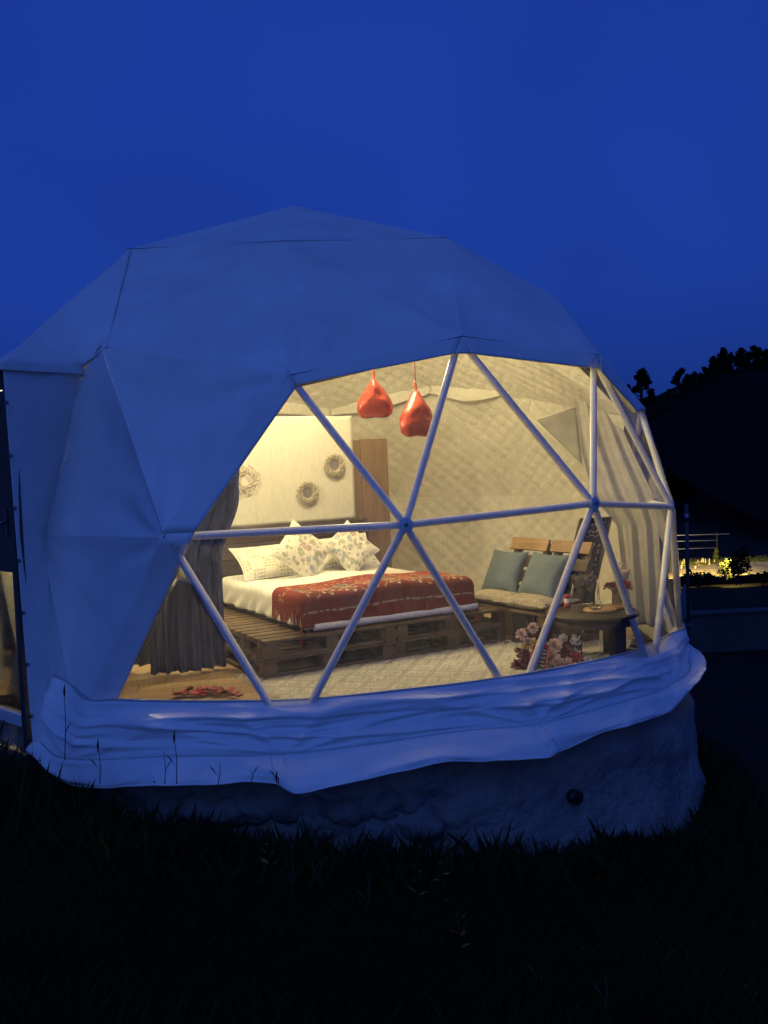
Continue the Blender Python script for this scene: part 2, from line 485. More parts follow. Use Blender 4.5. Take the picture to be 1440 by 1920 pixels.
def wrinkle(p):
    d = 0.020 * nse(p.x * 1.1, p.y * 1.1, p.z * 1.1) + 0.008 * nse(p.x * 3, p.y * 3, p.z * 2)
    for nm, am, fr, le, ph in (('I0', 0.040, 9, 0.55, 0.5), ('e11', 0.034, 8, 0.38, 1.2), ('M5', 0.016, 8, 0.35, 0), ('M0', 0.010, 10, 0.5, 0), ('r0', 0.008, 7, 0.4, 0), ('r1', 0.008, 7, 0.4, 0), ('e10', 0.014, 6, 0.4, 0)):
        q = p - ND[nm]; l = q.length
        if l < 2.2 * le:
            an = math.atan2(q.z, q.x)
            d += am * math.sin(an * fr + ph + 2 * nse(l * 2, 0, ph)) * math.exp(-l / le) * min(1, l / 0.12)
    return d
def tri_panel(A, B, C, n, off, sag, fn, dome=True):
    """triangle subdivided n times, pushed out by off, sagging by sag in the middle"""
    A, B, C = (outw(p, off) if dome else p for p in (A, B, C))
    nrm = (B - A).cross(C - A).normalized()
    if nrm.dot((A + B + C) / 3 - CTR) < 0: nrm = -nrm
    idx = {}; vs = []; fs = []
    for i in range(n + 1):
        for j in range(n + 1 - i):
            a, b = i / n, j / n; c = 1 - a - b
            p = A * c + B * a + C * b
            e = min(a, b, c)
            p = p + nrm * (fn(p) * min(1, 0.25 + e * 8) - sag * (27 * a * b * c))
            idx[(i, j)] = len(vs); vs.append(p)
    for i in range(n):
        for j in range(n - i):
            fs.append((idx[i, j], idx[i + 1, j], idx[i, j + 1]))
            if j < n - i - 1: fs.append((idx[i + 1, j], idx[i + 1, j + 1], idx[i, j + 1]))
    mb = MB(); mb.add(vs, fs, True)
    return mb

quilt_state = {}
def quilt(A, B, C):
    c = (A + B + C) / 3
    n = (B - A).cross(C - A).normalized()
    h = Vector((0, 0, 1)).cross(n)
    h = h.normalized() if h.length > 0.05 else Vector((1, 0, 0))
    v = n.cross(h)
    sh = rnd.uniform(0, 1)
    def fn(p):
        q = p - c
        x, y = q.dot(h), q.dot(v)
        x += 0.02 * nse(x * 3, y * 3, sh * 9); y += 0.02 * nse(x * 3, y * 3, 7 + sh * 9)
        a = (x + y * 1.25) / 0.205 + sh; b = (x - y * 1.25) / 0.205
        s = abs(math.sin(math.pi * a)) * abs(math.sin(math.pi * b))
        return -0.013 * s ** 0.45 + 0.018 * nse(x * 1.5, y * 1.5, sh * 20)
    return fn

for f in FAC:
    A, B, C = (ND[k] for k in f)
    if f in WIN:
        tri_panel(A, B, C, 6, 0.036, 0.004, lambda p: 0.004 * nse(p.x * 2, p.y * 2, p.z * 2)).build('window_pane', 'clear_film', tent)
        continue
    if f == PARTF: continue
    if f not in OPEN: tri_panel(A, B, C, 36, 0.05, 0.04 if (A + B + C).z < 7.6 else 0.008, wrinkle).build('canvas_panel', 'canvas', tent)
    a2, b2, c2 = (CTR + (p - CTR) * 0.955 for p in (A, B, C))
    vis = ((a2 + b2 + c2) / 3).y > -1.0
    tri_panel(a2, b2, c2, 64 if vis else 10, 0, -0.03, quilt(a2, b2, c2), dome=False).build('quilted_liner_panel', 'liner', tent)

# liner lap along the far upper ring: the upper panels overlap the wall panels
seq = ['I2', 'M2', 'I3', 'M3', 'I4', 'M4']
for a, b in zip(seq, seq[1:]):
    A = CTR + (ND[a] - CTR) * 0.943; B = CTR + (ND[b] - CTR) * 0.943
    inw = Vector((-(A + B).x, -(A + B).y, 0)).normalized()
    def lap(u, v, A=A, B=B, inw=inw, tp=(a == 'I2')):
        p = A.lerp(B, u)
        if tp: v = v * sstep(0, .6, u)
        s = 0.05 * math.sin(math.pi * u) + 0.035 * nse(u * 4, A.x, 3)
        return p + Vector((0, 0, 0.10 - 0.13 * v - s * v)) + inw * (0.012 + 0.008 * v + 0.008 * nse(u * 6, v * 2, A.y))
    MB().grid(lap, 24, 8).build('liner_lap', 'liner', tent, solid=0.006)

# tubes of the frame
edges = set()
for f in FAC:
    if 'K' in f: continue
    for a, b in ((0, 1), (1, 2), (2, 0)):
        edges.add(tuple(sorted((f[a], f[b]))))
used = set()
for a, b in sorted(edges):
    A, B = ND[a], ND[b]
    if a.startswith(('L', 'J')) and b.startswith(('L', 'J')): continue
    front = (A + B).y < 0.4
    inwin = any(set((a, b)) <= set(f) for f in WIN) or set((a, b)) <= {'e11', 'J5', 'L0'}
    if not inwin or {a, b} in ({'e11', 'I0'}, {'e11', 'J5'}, {'J5', 'L0'}): continue
    if 'e11' in (a, b):   # ends tucked under the canvas border
        q_ = B if a == 'e11' else A
        k_ = .06 if 'e0' in (a, b) else .06
        if a == 'e11': A = A.lerp(q_, k_)
        else: B = B.lerp(q_, k_)
    d = (B - A).normalized(); ln = (B - A).length
    r = 0.028
    pts = [A + d * 0.02, A + d * 0.07, A + d * 0.17, B - d * 0.17, B - d * 0.07, B - d * 0.02]
    MB().tube(pts, [0.022, 0.026, r, r, 0.026, 0.022], 12).build('frame_tube', 'white_metal', tent)
    used |= {a, b}
for k in sorted(used - {'e11', 'I0', 'M0', 'I1', 'M1', 'J5'}):
    p = ND[k]; nrm = (p - CTR); nrm.z *= 0.5; nrm.normalize()
    m = MB().tube([p - nrm * 0.024, p + nrm * 0.024], 0.052, 14)
    hub = m.build('hub_plate', 'white_metal', tent)
    MB().tube([p + nrm * 0.024, p + nrm * 0.036], 0.014, 6).build('bolt', 'steel', hub)

# canvas borders round the window
def strip(pts, name='canvas_border', n=18, off=0.0):
    A, B, C_, D = pts
    def fn(u, v):
        p = A.lerp(B, u).lerp(D.lerp(C_, u), v)
        return outw(p, off + 0.006 * nse(p.x * 2.5, p.y * 2.5, p.z * 2.5))
    return MB().grid(fn, n, 6).build(name, 'canvas', tent, solid=0.006)
def fplane(u, v, f, off=0.052):
    A, B, C = (outw(ND[k], off) for k in f)
    return onplane(u, v, A, (B - A).cross(C - A).normalized())
o_ = 0.054
P_ = lambda k: outw(ND[k], o_)
E1 = fplane(555, 727, ('I0', 'e11', 'e0')); E2 = fplane(366, 998, ('I0', 'e11', 'e0'))
E3 = fplane(221, 1312, ('e11', 'J5', 'L0')); E4 = E3 + (E3 - E2) * 0.12
ov = (P_('I0') - E1) * .35
strip((P_('I0') + ov + Vector((0, 0, .02)), P_('e11') + ov * .8, E2, E1), off=.004)
pb = P_('e11') + (P_('J5') - P_('e11')) * 1.1
strip((P_('e11') + ov * .8, pb + ov * .8, E4, E2), off=.004)
F1 = fplane(556, 722, ('I0', 'e0', 'M0')); F2 = fplane(853, 663, ('I0', 'e0', 'M0'))
G1 = fplane(853, 663, ('M0', 'e0', 'e1')); G2 = fplane(883, 663, ('M0', 'e0', 'e1'))
H1 = fplane(883, 663, ('M0', 'e1', 'I1')); H2 = fplane(1109, 690, ('M0', 'e1', 'I1'))
K1 = fplane(1109, 690, ('I1', 'e1', 'e2')); K2 = fplane(1126, 694, ('I1', 'e1', 'e2'))
strip((P_('I0'), P_('M0'), F2, F1))
strip((P_('M0'), P_('M0') + Vector((0.002, 0, 0)), G2, G1), n=4)
strip((P_('M0'), P_('I1'), H2, H1))
strip((P_('I1'), P_('I1') + Vector((0.002, 0, 0)), K2, K1), n=4)
strip((P_('I1'), P_('M1'), fplane(1194, 772, ('I1', 'e2', 'M1')), fplane(1126, 694, ('I1', 'e2', 'M1'))))
# clear part of the low corner facet
cl = [P_('e11'), E2, E3, P_('L0')]
MB().grid(lambda u, v: outw(E2.lerp(E4, v).lerp(P_('e11').lerp(P_('L0'), v), u), -0.018), 4, 8).build('window_pane', 'clear_film', tent)
# welded seams and flaps
def seam(a, b, w=0.016, off=0.075):
    A = outw(a, off); B = outw(b, off)
    m = MB().tube([A, A.lerp(B, .25) - (A - CTR).normalized() * 0.006, A.lerp(B, .5) - (A - CTR).normalized() * 0.010, A.lerp(B, .75) - (A - CTR).normalized() * 0.006, B], w * 0.27, 6)
    return m.build('welded_seam', 'seam', tent)
n_ = ND
seam(n_['r5'], n_['r0'], .012, .055); seam(n_['r0'], n_['r1'], .012, .055)
seam(n_['I0'], n_['M0'], .014, .058); seam(n_['M0'], n_['I1'], .014, .058)
seam(n_['I0'], n_['e11'], .012, .06)
seam(n_['M5'], n_['e11'], .008, .052)

# ------------------------------------------------------------------ vestibule at the door
Va = ony(5, 682, -2.55); Vb = ony(62, 1404, -2.55); V2 = ony(155, 692, -2.12); V3 = ony(86, 1002, -2.02); V4 = ony(124, 1276, -2.25)
V5 = ony(138, 1420, -2.45)
def wallfn(u, v):
    fr = Va.lerp(Vb, v)
    zb = [(0, V2), (0.44, V3), (0.80, V4), (1.0, V5)]
    for (a, p), (b, q) in zip(zb, zb[1:]):
        if v <= b + 1e-6:
            bk = p.lerp(q, (v - a) / (b - a)); break
    p = fr.lerp(bk, u)
    w = 0.03 * math.sin(math.pi * u) * nse(u * 2, v * 5, 4) + 0.03 * math.exp(-((v - .82) / .12) ** 2) * math.sin(u * 7 + v * 18) * math.sin(math.pi * u)
    return p + Vector((-0.2, -1, 0)) * (w + 0.02 * math.exp(-((u - .75) / .15) ** 2) * (1 - v))
MB().grid(wallfn, 40, 90).build('vestibule_wall', 'canvas', tent, solid=0.006)
r5 = outw(ND['r5'], 0.05); m5 = outw(ND['M5'], 0.05)
Vl = Va + Vector((-1.25, 1.35, 0.02))
Il = Vector((-2.9, -0.1, 2.6))
def quad(a, b, c, d, name, mt, n=24, am=0.008):
    def fn(u, v):
        p = a.lerp(b, u).lerp(d.lerp(c, u), v)
        return p + Vector((-0.3, -0.6, 0.7)) * (am * nse(p.x * 2, p.y * 2, p.z * 2) + 1.5 * am * nse(p.x * .8, p.y * .8, p.z * .8))
    return MB().grid(fn, n, n).build(name, mt, tent, solid=0.006)
m5x = outw(ND['M5'].lerp(ND['I0'], .04), .056); r5x = outw(ND['r5'].lerp(ND['r0'], .04), .062); r5 = outw(ND['r5'], .09)
quad(Va + Vector((0, -.03, .005)), V2 + Vector((0, -.03, .005)), m5x, r5x, 'vestibule_roof', 'canvas')
quad(Vl + Vector((0, 0, -.12)), Va + Vector((0, -.02, -.03)), outw(ND['r5'], .02) + Vector((0, 0, -.03)), Il + Vector((0, 0, -.35)), 'vestibule_roof', 'canvas')
quad(V2 + Vector((0, -.01, 0)), m5, outw(ND['e10'], .055), V3 + Vector((0.0, -.01, 0)), 'vestibule_cheek', 'canvas', am=0.004)
quad(V3 + Vector((0, -.012, 0)), outw(ND['e10'], .055) + Vector((.01, 0, 0)), outw(ND['J5'], .06), V4 + Vector((0, -.012, 0)), 'vestibule_cheek', 'canvas', am=0.004)
seam(V2 + Vector((0, -.03, 0)), m5 + Vector((0, -.01, 0.01)), .014, 0.0)
seam(Va + Vector((0, -.03, 0)), V2 + Vector((0, -.03, 0)), .012, 0.0)
for i in range(7):
    p = Va.lerp(Vb, 0.1 + i * 0.135) + Vector((0.022, -0.03, 0))
    MB().tube([p, p + Vector((-.01, -.015, 0))], 0.014, 8).build('stud', 'steel', tent)

va_ = Va + Vector((-.01, -.045, .012)); v2_ = V2 + Vector((.012, -.045, .012)); dz_ = Vector((0, 0, -.055))
quad(va_, v2_, v2_ + dz_, va_ + dz_, 'valance', 'canvas', n=12, am=.002)
# door of the vestibule, in the plane from the near jamb back to the far jamb
ddir = Vector((-0.68, 0.73, 0)).normalized()
dn = Vector((-0.73, -0.68, 0))
def dpt(s, z, o=0.0): 
    b = Vector((Vb.x - 0.035, Vb.y + 0.06, 0)); return b + ddir * s + dn * o + Vector((0, 0, z))
drz = Matrix.Rotation(math.atan2(ddir.y, ddir.x), 3, 'Z')
def dbox(mb, s0, s1, z0, z1, th=0.05, o=0.0): return mb.box(dpt((s0 + s1) / 2, (z0 + z1) / 2, o), (s1 - s0, th, z1 - z0), drz)
door = thing('entrance_door', 'dark framed glass entrance door at the left edge of the dome tent', 'door', dpt(0.5, -0.25))
dbox(MB(), -0.015, 0.03, -0.3, 2.42, 0.07).build('jamb', 'door_dark', door, True, bevel=.004)
dbox(MB(), 0.98, 1.08, -0.3, 2.42, 0.10).build('jamb', 'door_dark', door, True, bevel=.004)
dbox(MB(), 0.03, 0.98, 2.30, 2.42, 0.09).build('lintel', 'door_dark', door, True, bevel=.004)
dbox(MB(), 0.033, 0.068, -0.12, 2.29, 0.05).build('stile', 'door_dark', door, True, bevel=.004)
dbox(MB(), 0.88, 0.965, -0.12, 2.29, 0.05).build('stile', 'door_dark', door, True, bevel=.004)
dbox(MB(), 0.068, 0.88, 1.0, 1.12, 0.05).build('rail', 'door_dark', door, True, bevel=.004)
dbox(MB(), 0.068, 0.88, -0.12, -0.03, 0.05).build('rail', 'white_metal', door, True, bevel=.004)
dbox(MB(), 0.068, 0.88, 2.17, 2.29, 0.05).build('rail', 'door_dark', door, True, bevel=.004)
dbox(MB(), 0.068, 0.88, 1.12, 2.17, 0.03).build('panel', 'door_dark', door, True)
dbox(MB(), 0.068, 0.88, -0.03, 1.0, 0.008).build('pane', 'clear_glass', door, True)
dbox(MB(), 0.0, 1.08, -0.75, -0.31, 0.16).build('threshold_plinth', 'concrete', door, True, bevel=.01)
hn = MB().tube([dpt(0.10, 1.36, .03), dpt(0.10, 1.36, .08), dpt(0.20, 1.36, .08)], 0.011, 8).build('handle', 'steel', door, True)
dbox(MB(), 0.085, 0.115, 1.27, 1.45, 0.012, 0.031).build('lock_plate', 'steel', door, True)

# ------------------------------------------------------------------ skirt and apron of the tent
def curve(pts):
    q = []
    for p in pts:
        q.append((math.degrees(math.atan2(p.x, -p.y)), math.hypot(p.x, p.y), p.z))
    q.sort()
    def fn(az):
        if az <= q[0][0]: return q[0][1], q[0][2]
        for i in range(len(q) - 1):
            if az <= q[i + 1][0]:
                a, b = q[i], q[i + 1]
                p0 = q[max(0, i - 1)]; p3 = q[min(len(q) - 1, i + 2)]
                t = (az - a[0]) / (b[0] - a[0])
                res = []
                for c in (1, 2):
                    w = b[0] - a[0]
                    m0 = (b[c] - p0[c]) / max(1e-6, b[0] - p0[0]) * w
                    m1 = (p3[c] - a[c]) / max(1e-6, p3[0] - a[0]) * w
                    t2, t3 = t * t, t * t * t
                    res.append((2 * t3 - 3 * t2 + 1) * a[c] + (t3 - 2 * t2 + t) * m0 * .8 + (-2 * t3 + 3 * t2) * b[c] + (t3 - t2) * m1 * .8)
                return res
        return q[-1][1], q[-1][2]
    return fn
topc = curve([ony(60, 1250, -2.35), ony(124, 1277, -2.42), ony(165, 1312, -2.68), ony(221, 1312, -2.82), ony(400, 1315, -3.07), ony(590, 1310, -3.17), ony(760, 1293, -3.12), ony(940, 1271, -2.92), ony(1080, 1246, -2.55), ony(1205, 1213, -1.75), ony(1250, 1192, -1.2), ony(1279, 1168, -0.35), Vector((3.3, .7, .1)), Vector((2.7, 2.0, .1))])
midc = curve([ony(70, 1385, -2.5), ony(110, 1420, -2.66), ony(330, 1418, -3.17), ony(545, 1413, -3.30), ony(700, 1394, -3.27), ony(850, 1372, -3.2), ony(1000, 1358, -3.02), ony(1130, 1326, -2.66), ony(1250, 1288, -1.95), ony(1293, 1250, -1.2), Vector((3.42, -.3, -.14)), Vector((3.4, .7, -.14)), Vector((2.8, 2.1, -.14))])
hemc = curve([ony(58, 1412, -2.6), ony(140, 1470, -2.85), ony(300, 1470, -3.28), ony(515, 1465, -3.42), ony(556, 1483, -3.47), ony(640, 1468, -3.45), ony(700, 1456, -3.44), ony(820, 1430, -3.40), ony(920, 1424, -3.30), ony(1018, 1418, -3.17), ony(1060, 1402, -3.0), ony(1130, 1370, -2.85), ony(1260, 1325, -2.1), ony(1300, 1280, -1.75), ony(1319, 1250, -1.25), Vector((3.62, -.4, -.3)), Vector((3.55, .7, -.32)), Vector((2.95, 2.2, -.32))])
def azp(az, r, z):
    a = R(az); return Vector((r * math.sin(a), -r * math.cos(a), z))
A0, A1 = -39.6, 128.0
def skirt_fn(u, v):
    az = lerp(A0, A1, u)
    (r0, z0), (r1, z1) = topc(az), midc(az)
    s = az * 0.055
    env = math.sin(math.pi * min(1, v * 1.02)) ** 0.8
    w = v * 7.5 + 1.1 * nse(s * 0.9, 2.7, 1) - 0.9 * math.cos((az - 18) * 0.085) + 0.5 * nse(s * 2.3, v * 1.2, 8)
    cr = lambda q: 1 - 2 * abs(q)
    fold = 0.040 * nse(s * 0.5, v * 2.6 + s * 0.55, 11)
    fold += 0.038 * max(0, cr(1.7 * nse(s * 0.42 + v * 0.5, v * 3.0 - s * .55, 23))) - 0.014
    for g, k, ph in ((-33, 4, .4), (-5, 5, 0.), (25.5, 5, .7), (57, 5, 1.5), (80, 5, .2)):
        dx = (az - g) / 30; dy = (1.02 - v) * .62; q = math.hypot(dx, dy)
        if q < 1.8: fold += 0.036 * math.exp(-q / .6) * cr(math.sin(math.atan2(dy, dx) * k + ph + .9 * nse(q * 2, g, 2))) * min(1, q * 5)
    fold += 0.009 * cr(1.6 * nse(s * 1.2 - v, v * 5 + s * .9, 37)) + 0.003 * nse(s * 5, v * 8, 17)
    r = lerp(r0, r1, v) + 0.04 * math.sin(math.pi * v) + 1.0 * fold * env * (1 - .55 * sstep(35, 70, az)) * (.25 + .75 * sstep(A0, A0 + 9, az))
    z = lerp(z0, z1, v)
    return azp(az, r, z)
mb = MB().grid(skirt_fn, 420, 64)
mb.build('skirt', 'skirt_canvas', tent, solid=0.005)
def apron_fn(u, v):
    az = lerp(A0, A1, u)
    (r0, z0), (r1, z1) = midc(az), hemc(az)
    s = az * 0.055
    dent = 0.026 * (1 - 2.2 * abs(nse(s * 1.9 + v * .5, v * 1.2, 31))) + 0.008 * nse(s * 7, v * 3, 35) + 0.02 * max(0, nse(s * 3.4, v * 0.6, 41)) * v
    r = lerp(r0 + 0.006, r1, v ** 0.9) + 0.035 * math.sin(math.pi * v) * (0.6 + 0.6 * nse(s * 1.5, 0, 51)) + dent * min(1, v * 4)
    return azp(az, r, lerp(z0, z1, v) + 0.012 * nse(s * 5, 1, 61) * v)
ap = MB().grid(apron_fn, 420, 22).build('apron', 'skirt_canvas', tent, solid=0.005)
# tacks, vertical joins and the rope-edge of the apron
for az in [-37 + i * 6.1 + 2.2 * nse(i * 1.7, 1, 1) for i in range(26)]:
    r, z = hemc(az); r0, z0 = midc(az)
    p = azp(az, lerp(r0, r, .9) + 0.02, lerp(z0, z, .88)); o = azp(az, 1, 0)
    MB().tube([p - o * .012, p + o * .006], 0.006, 7).build('tack', 'plastic_black', ap)
for az in (-5.2, 25.5, 57):
    MB().grid(lambda u, v, az=az: apron_fn((az + (u - .5) * 1.6 + 1.2 * (v - .5) - A0) / (A1 - A0), v) + azp(az, .007, 0.0), 4, 16).build('apron_join', 'skirt_canvas', ap, solid=0.004)
hp = [azp(A0 + i * (A1 - A0) / 200, hemc(A0 + i * (A1 - A0) / 200)[0] + .002, hemc(A0 + i * (A1 - A0) / 200)[1]) for i in range(201)]
hp = [apron_fn(i / 300, 1.0) for i in range(301)]
MB().tube(hp, 0.006, 6).build('hem', 'skirt_canvas', ap)
hp = [skirt_fn(i / 300, 0.0) for i in range(301)]
MB().tube(hp, 0.010, 6).build('window_bead', 'seam', tent)

# ------------------------------------------------------------------ plinth of rendered masonry, boulders breaking through on the left
pl = thing('dome_plinth', 'round masonry plinth under the dome, rough dark render over boulders', 'plinth', (0, 0, -0.6))
def plin(u, v):
    az = lerp(-75, 285, u)
    z = lerp(-0.14, -2.0, v)
    rr = 3.22 + 0.04 * nse(az * .05, z * 2, 3) + 0.03 * nse(az * .2, z * 5, 6) + 0.015 * nse(az * .6, z * 14, 9)
    if 24 > az > -60: rr -= 0.05 * sstep(-0.45, -0.62, z) * sstep(16, 10, az) - 0.05 * nse(az * .35, z * 7, 12) * sstep(20, 8, az)
    rr += 0.24 * sstep(25, 62, az) * sstep(150, 110, az) * sstep(-.36, -.6, z)
    rr += 0.10 * sstep(-0.75, -1.5, z) * (0.6 + nse(az * .1, z * 2, 8))
    p = azp(az, rr, z)
    return p
MB().grid(plin, 360, 50).build('render_coat', 'plaster', pl, True)
hole = onplane(1078, 1494, azp(26, 3.25, 0), azp(26, 1, 0))
hn_ = azp(30, 1, 0)
MB().tube([hole - hn_ * .10, hole + hn_ * .035], 0.052, 14).build('drain_pipe', 'plastic_black', pl, True)  # pipe is solid; its black end paints the dark of the open mouth
def boulder(c, r, sd):
    bm = bmesh.new(); bmesh.ops.create_icosphere(bm, subdivisions=3, radius=1)
    mb = MB()
    sx, sy, sz = 1 + .25 * nse(sd, 1, 1) * 2, .8, .75 + .2 * nse(sd, 4, 1)
    vs = []
    for v in bm.verts:
        n = v.co.normalized()
        k = 1 + .34 * nse(n.x * 1.3 + sd, n.y * 1.3, n.z * 1.3) + .16 * nse(n.x * 3.2 + sd, n.y * 3.2, n.z * 3.2) + .07 * nse(n.x * 8 + sd, n.y * 8, n.z * 8)
        vs.append((c.x + n.x * r * k * sx, c.y + n.y * r * k * sy, c.z + n.z * r * k * sz))
    mb.add(vs, [tuple(v.index for v in f.verts) for f in bm.faces], True)
    bm.free(); return mb
for i, (u, v, r) in enumerate([(478, 1508, .15), (530, 1500, .17), (585, 1505, .15), (655, 1508, .20), (725, 1500, .17), (700, 1555, .17), (790, 1535, .17), (760, 1500, .13), (612, 1560, .12), (430, 1520, .14), (380, 1515, .15), (1230, 1520, .10), (1205, 1490, .10), (1160, 1545, .13), (1260, 1545, .14)]):
    az = (u - 560) / 11.5
    p = ony(u, v, -3.10 if u < 900 else (-2.10 if u < 1250 else -1.9))
    boulder(p, r, i * 3.7).build('boulder', 'stone', pl, True)

# ------------------------------------------------------------------ inside: floor, rug
fl = tag(MB().lathe([(0, -0.03), (3.08, -0.03), (3.08, -0.2)], n=72).build('floor', 'dark_wood'), kind='structure')
fr = Matrix.Rotation(R(8), 3, 'Z')
w_ = 0.19
for i in range(-16, 17):
    yy = i * w_
    h = math.sqrt(max(0, 3.02 ** 2 - (abs(yy) + w_ / 2) ** 2)) if abs(yy) + w_ / 2 < 3.02 else 0
    if h < .2: continue
    cuts = [-h]; x = -h + rnd.uniform(.3, 1.2)
    while x < h - .25: cuts.append(x); x += 1.25
    cuts.append(h)
    for a, b in zip(cuts, cuts[1:]):
        c = fr @ Vector(((a + b) / 2, yy, -0.011))
        o = MB().box((0, 0, 0), (b - a - .003, w_ - .003, .022)).build('plank', 'plank_floor', fl)
        o.location = c; o.rotation_euler = (0, 0, R(8))

BO = Vector((-0.49, -1.94, 0)); BU = Vector((0.9005, 0.435, 0)); BW = Vector((-0.435, 0.9005, 0)); BRZ = math.atan2(.435, .9005)
def bl(x, y, z=0): return BO + BU * x + BW * y + Vector((0, 0, z))

# rug: cream, key pattern cut into the pile
rug_x0, rug_x1, rug_y0, rug_y1 = -0.12, 3.3, -2.2, 0.35
def keypat(x, y):
    s = 0.30
    a = (x + y) / s; b = (x - y) / s
    ia, ib = math.floor(a), math.floor(b)
    fa, fb = a - ia - .5, b - ib - .5
    m = max(abs(fa), abs(fb))
    k = 0.0
    if abs(m - .44) < .055: k = 1
    if (ia + ib) % 2 == 0:
        if abs(fb) < .06 and fa > -.3: k = 1
        if abs(m - .22) < .05 and fa < .2: k = 1
    else:
        if abs(fa) < .06 and fb < .3: k = 1
        if abs(m - .22) < .05 and fb > -.2: k = 1
    return k
mb = MB()
nu, nv = 230, 180
def rugfn(u, v):
    x = lerp(rug_x0, rug_x1, u); y = lerp(rug_y0, rug_y1, v)
    e = min(u, 1 - u, v, 1 - v)
    k = keypat(x, y)
    return bl(x, y, 0.006 + 0.014 * min(1, e * 60) - 0.008 * k + 0.003 * nse(x * 4, y * 4, 1))
mb.grid(rugfn, nu, nv)
mb.f = [f for f in mb.f if all(math.hypot(mb.v[i][0], mb.v[i][1]) < 2.98 for i in f)]
mb.sm = [True] * len(mb.f)
mb.c = []
for j in range(nv + 1):
    for i in range(nu + 1):
        x = lerp(rug_x0, rug_x1, i / nu); y = lerp(rug_y0, rug_y1, j / nv)
        k = keypat(x, y); t = .5 + .5 * nse(x * 7, y * 7, 3)
        c = (0.56, 0.52, 0.41)
        d = (0.36, 0.33, 0.26)
        mb.c.append(tuple(lerp(c[q], d[q], k * .8) * (0.9 + .2 * t) for q in range(3)))
o = mb.build('area_rug', 'rugmat')
tag(o, 'cream area rug with a cut key pattern on the plank floor', 'rug')

# ------------------------------------------------------------------ bed base of stacked pallets
def make_pallet(name, label, group):
    t = thing(name, label, 'pallet', group=group)
    for i in range(7):   # deck boards along X
        y = 0.06 + i * (0.88 / 6)
        MB().box((0.6, y, 0.133), (1.196, 0.108, 0.021), j=.002).build('deck_board', 'pallet_wood', t)
    for x in (0.06, 0.6, 1.14):
        MB().box((x, 0.5, 0.111), (0.10, 0.996, 0.021), j=.002).build('stringer_board', 'pallet_wood_y', t)
        for y in (0.055, 0.5, 0.945):
            MB().box((x, y, 0.061), (0.112, 0.10, 0.078), j=.003).build('block', 'block_wood', t)
        MB().box((x, 0.5, 0.011), (0.10, 0.996, 0.021), j=.002).build('bottom_board', 'pallet_wood_y', t)
    for y in (0.055, 0.945):
        MB().box((0.6, y, 0.0115), (0.436, 0.098, 0.02), j=.002).build('bottom_board', 'pallet_wood', t)
        MB().box((0.33, y, 0.0115), (0.43, 0.098, 0.02), j=.002).build('bottom_board', 'pallet_wood', t)
        MB().box((0.87, y, 0.0115), (0.43, 0.098, 0.02), j=.002).build('bottom_board', 'pallet_wood', t)
    return t
bw = [('upper', 'lower'), ]
pal0 = None
for ly, ln in ((1, 'upper'), (0, 'lower')):
    for (ix, xn) in ((0, 'left'), (1, 'right')):
        for (iy, yn) in ((0, 'front'), (1, 'head')):
            lb = '%s wooden pallet of the bed base, %s %s corner' % (ln, xn, yn)
            if pal0 is None:
                pal0 = make_pallet('wooden_pallet', lb, 'pallets stacked as a bed base'); t = pal0
            else:
                t = copy_tree(pal0); t['label'] = lb
            t.location = bl(ix * 1.203 + rnd.uniform(-.006, .006) + (0.02 if ly else 0), iy * 1.004, ly * 0.146 + .022)
            t.rotation_euler = (0, 0, BRZ + R(rnd.uniform(-.5, .5)))

# mattress and bedding
bed = thing('mattress', 'thick mattress with dark base under a white bedspread, on stacked pallets', 'mattress', bl(0, 0, .315), BRZ)
MX0, MX1, MY0, MY1 = 0.42, 2.08, 0.10, 2.02
MB().box(((MX0 + MX1) / 2, (MY0 + MY1) / 2, .055), (MX1 - MX0 - .06, MY1 - MY0 - .06, .11)).build('base', 'boxspring', bed, bevel=.02)
MB().box(((MX0 + MX1) / 2, (MY0 + MY1) / 2, .19), (MX1 - MX0 - .05, MY1 - MY0 - .05, .15)).build('core', 'duvet', bed, bevel=.05)
# bedspread draped as one sheet: top plus hanging sides
TOPZ = .315 + .285
def drape(x, y, dr=0.0):
    """point on the draped bedding surface for unrolled coords (metres), local to the bed axes"""
    rc = .075
    def fold(t, a, b):
        # unrolled t -> (pos, drop) around edges a and b
        if t < a: s = a - t; sg = -1; e = a
        elif t > b: s = t - b; sg = 1; e = b
        else: return t, 0.0
        if s < rc * 1.57:
            an = s / rc; return e + sg * rc * math.sin(an), rc * (1 - math.cos(an))
        return e + sg * (rc + 0.03 * (s - rc * 1.57)), rc + (s - rc * 1.57)
    px, dx = fold(x, MX0 + rc, MX1 - rc)
    py, dy = fold(y, MY0 + rc, MY1)
    d = max(dx, dy) + 0.35 * min(dx, dy)
    return px, py, d
def spread(u, v):
    x = lerp(MX0 - .20, MX1 + .20, u); y = lerp(MY0 - .25, MY1 + .02, v)
    px, py, d = drape(x, y)
    d = min(d, .26 + .02 * nse(x * 3, y * 3, 2))
    ed = sstep(.06, .24, d)
    out = .022 * ed * nse(x * 5 + y * 6, d * 2, 5) + .012 * ed * math.sin((x + y) * 26 + 3 * nse(x * 2, y * 2, 1))
    sgx = -1 if x < MX0 + .07 else (1 if x > MX1 - .07 else 0); sgy = -1 if y < MY0 + .07 else 0
    if sgy: out = min(.006, out)
    z = TOPZ - d + .010 * nse(x * 2.2, y * 2.2, 7) + .006 * nse(x * 6, y * 5, 9) + .03 * sstep(.3, .9, (px - MX0)) * sstep(.2, .8, MX1 - px) * (1 - ed)
    return bl(px + sgx * out, py + sgy * out, z)
sp = MB().grid(spread, 120, 130).build('bedspread', 'duvet', bed, True, solid=.012)
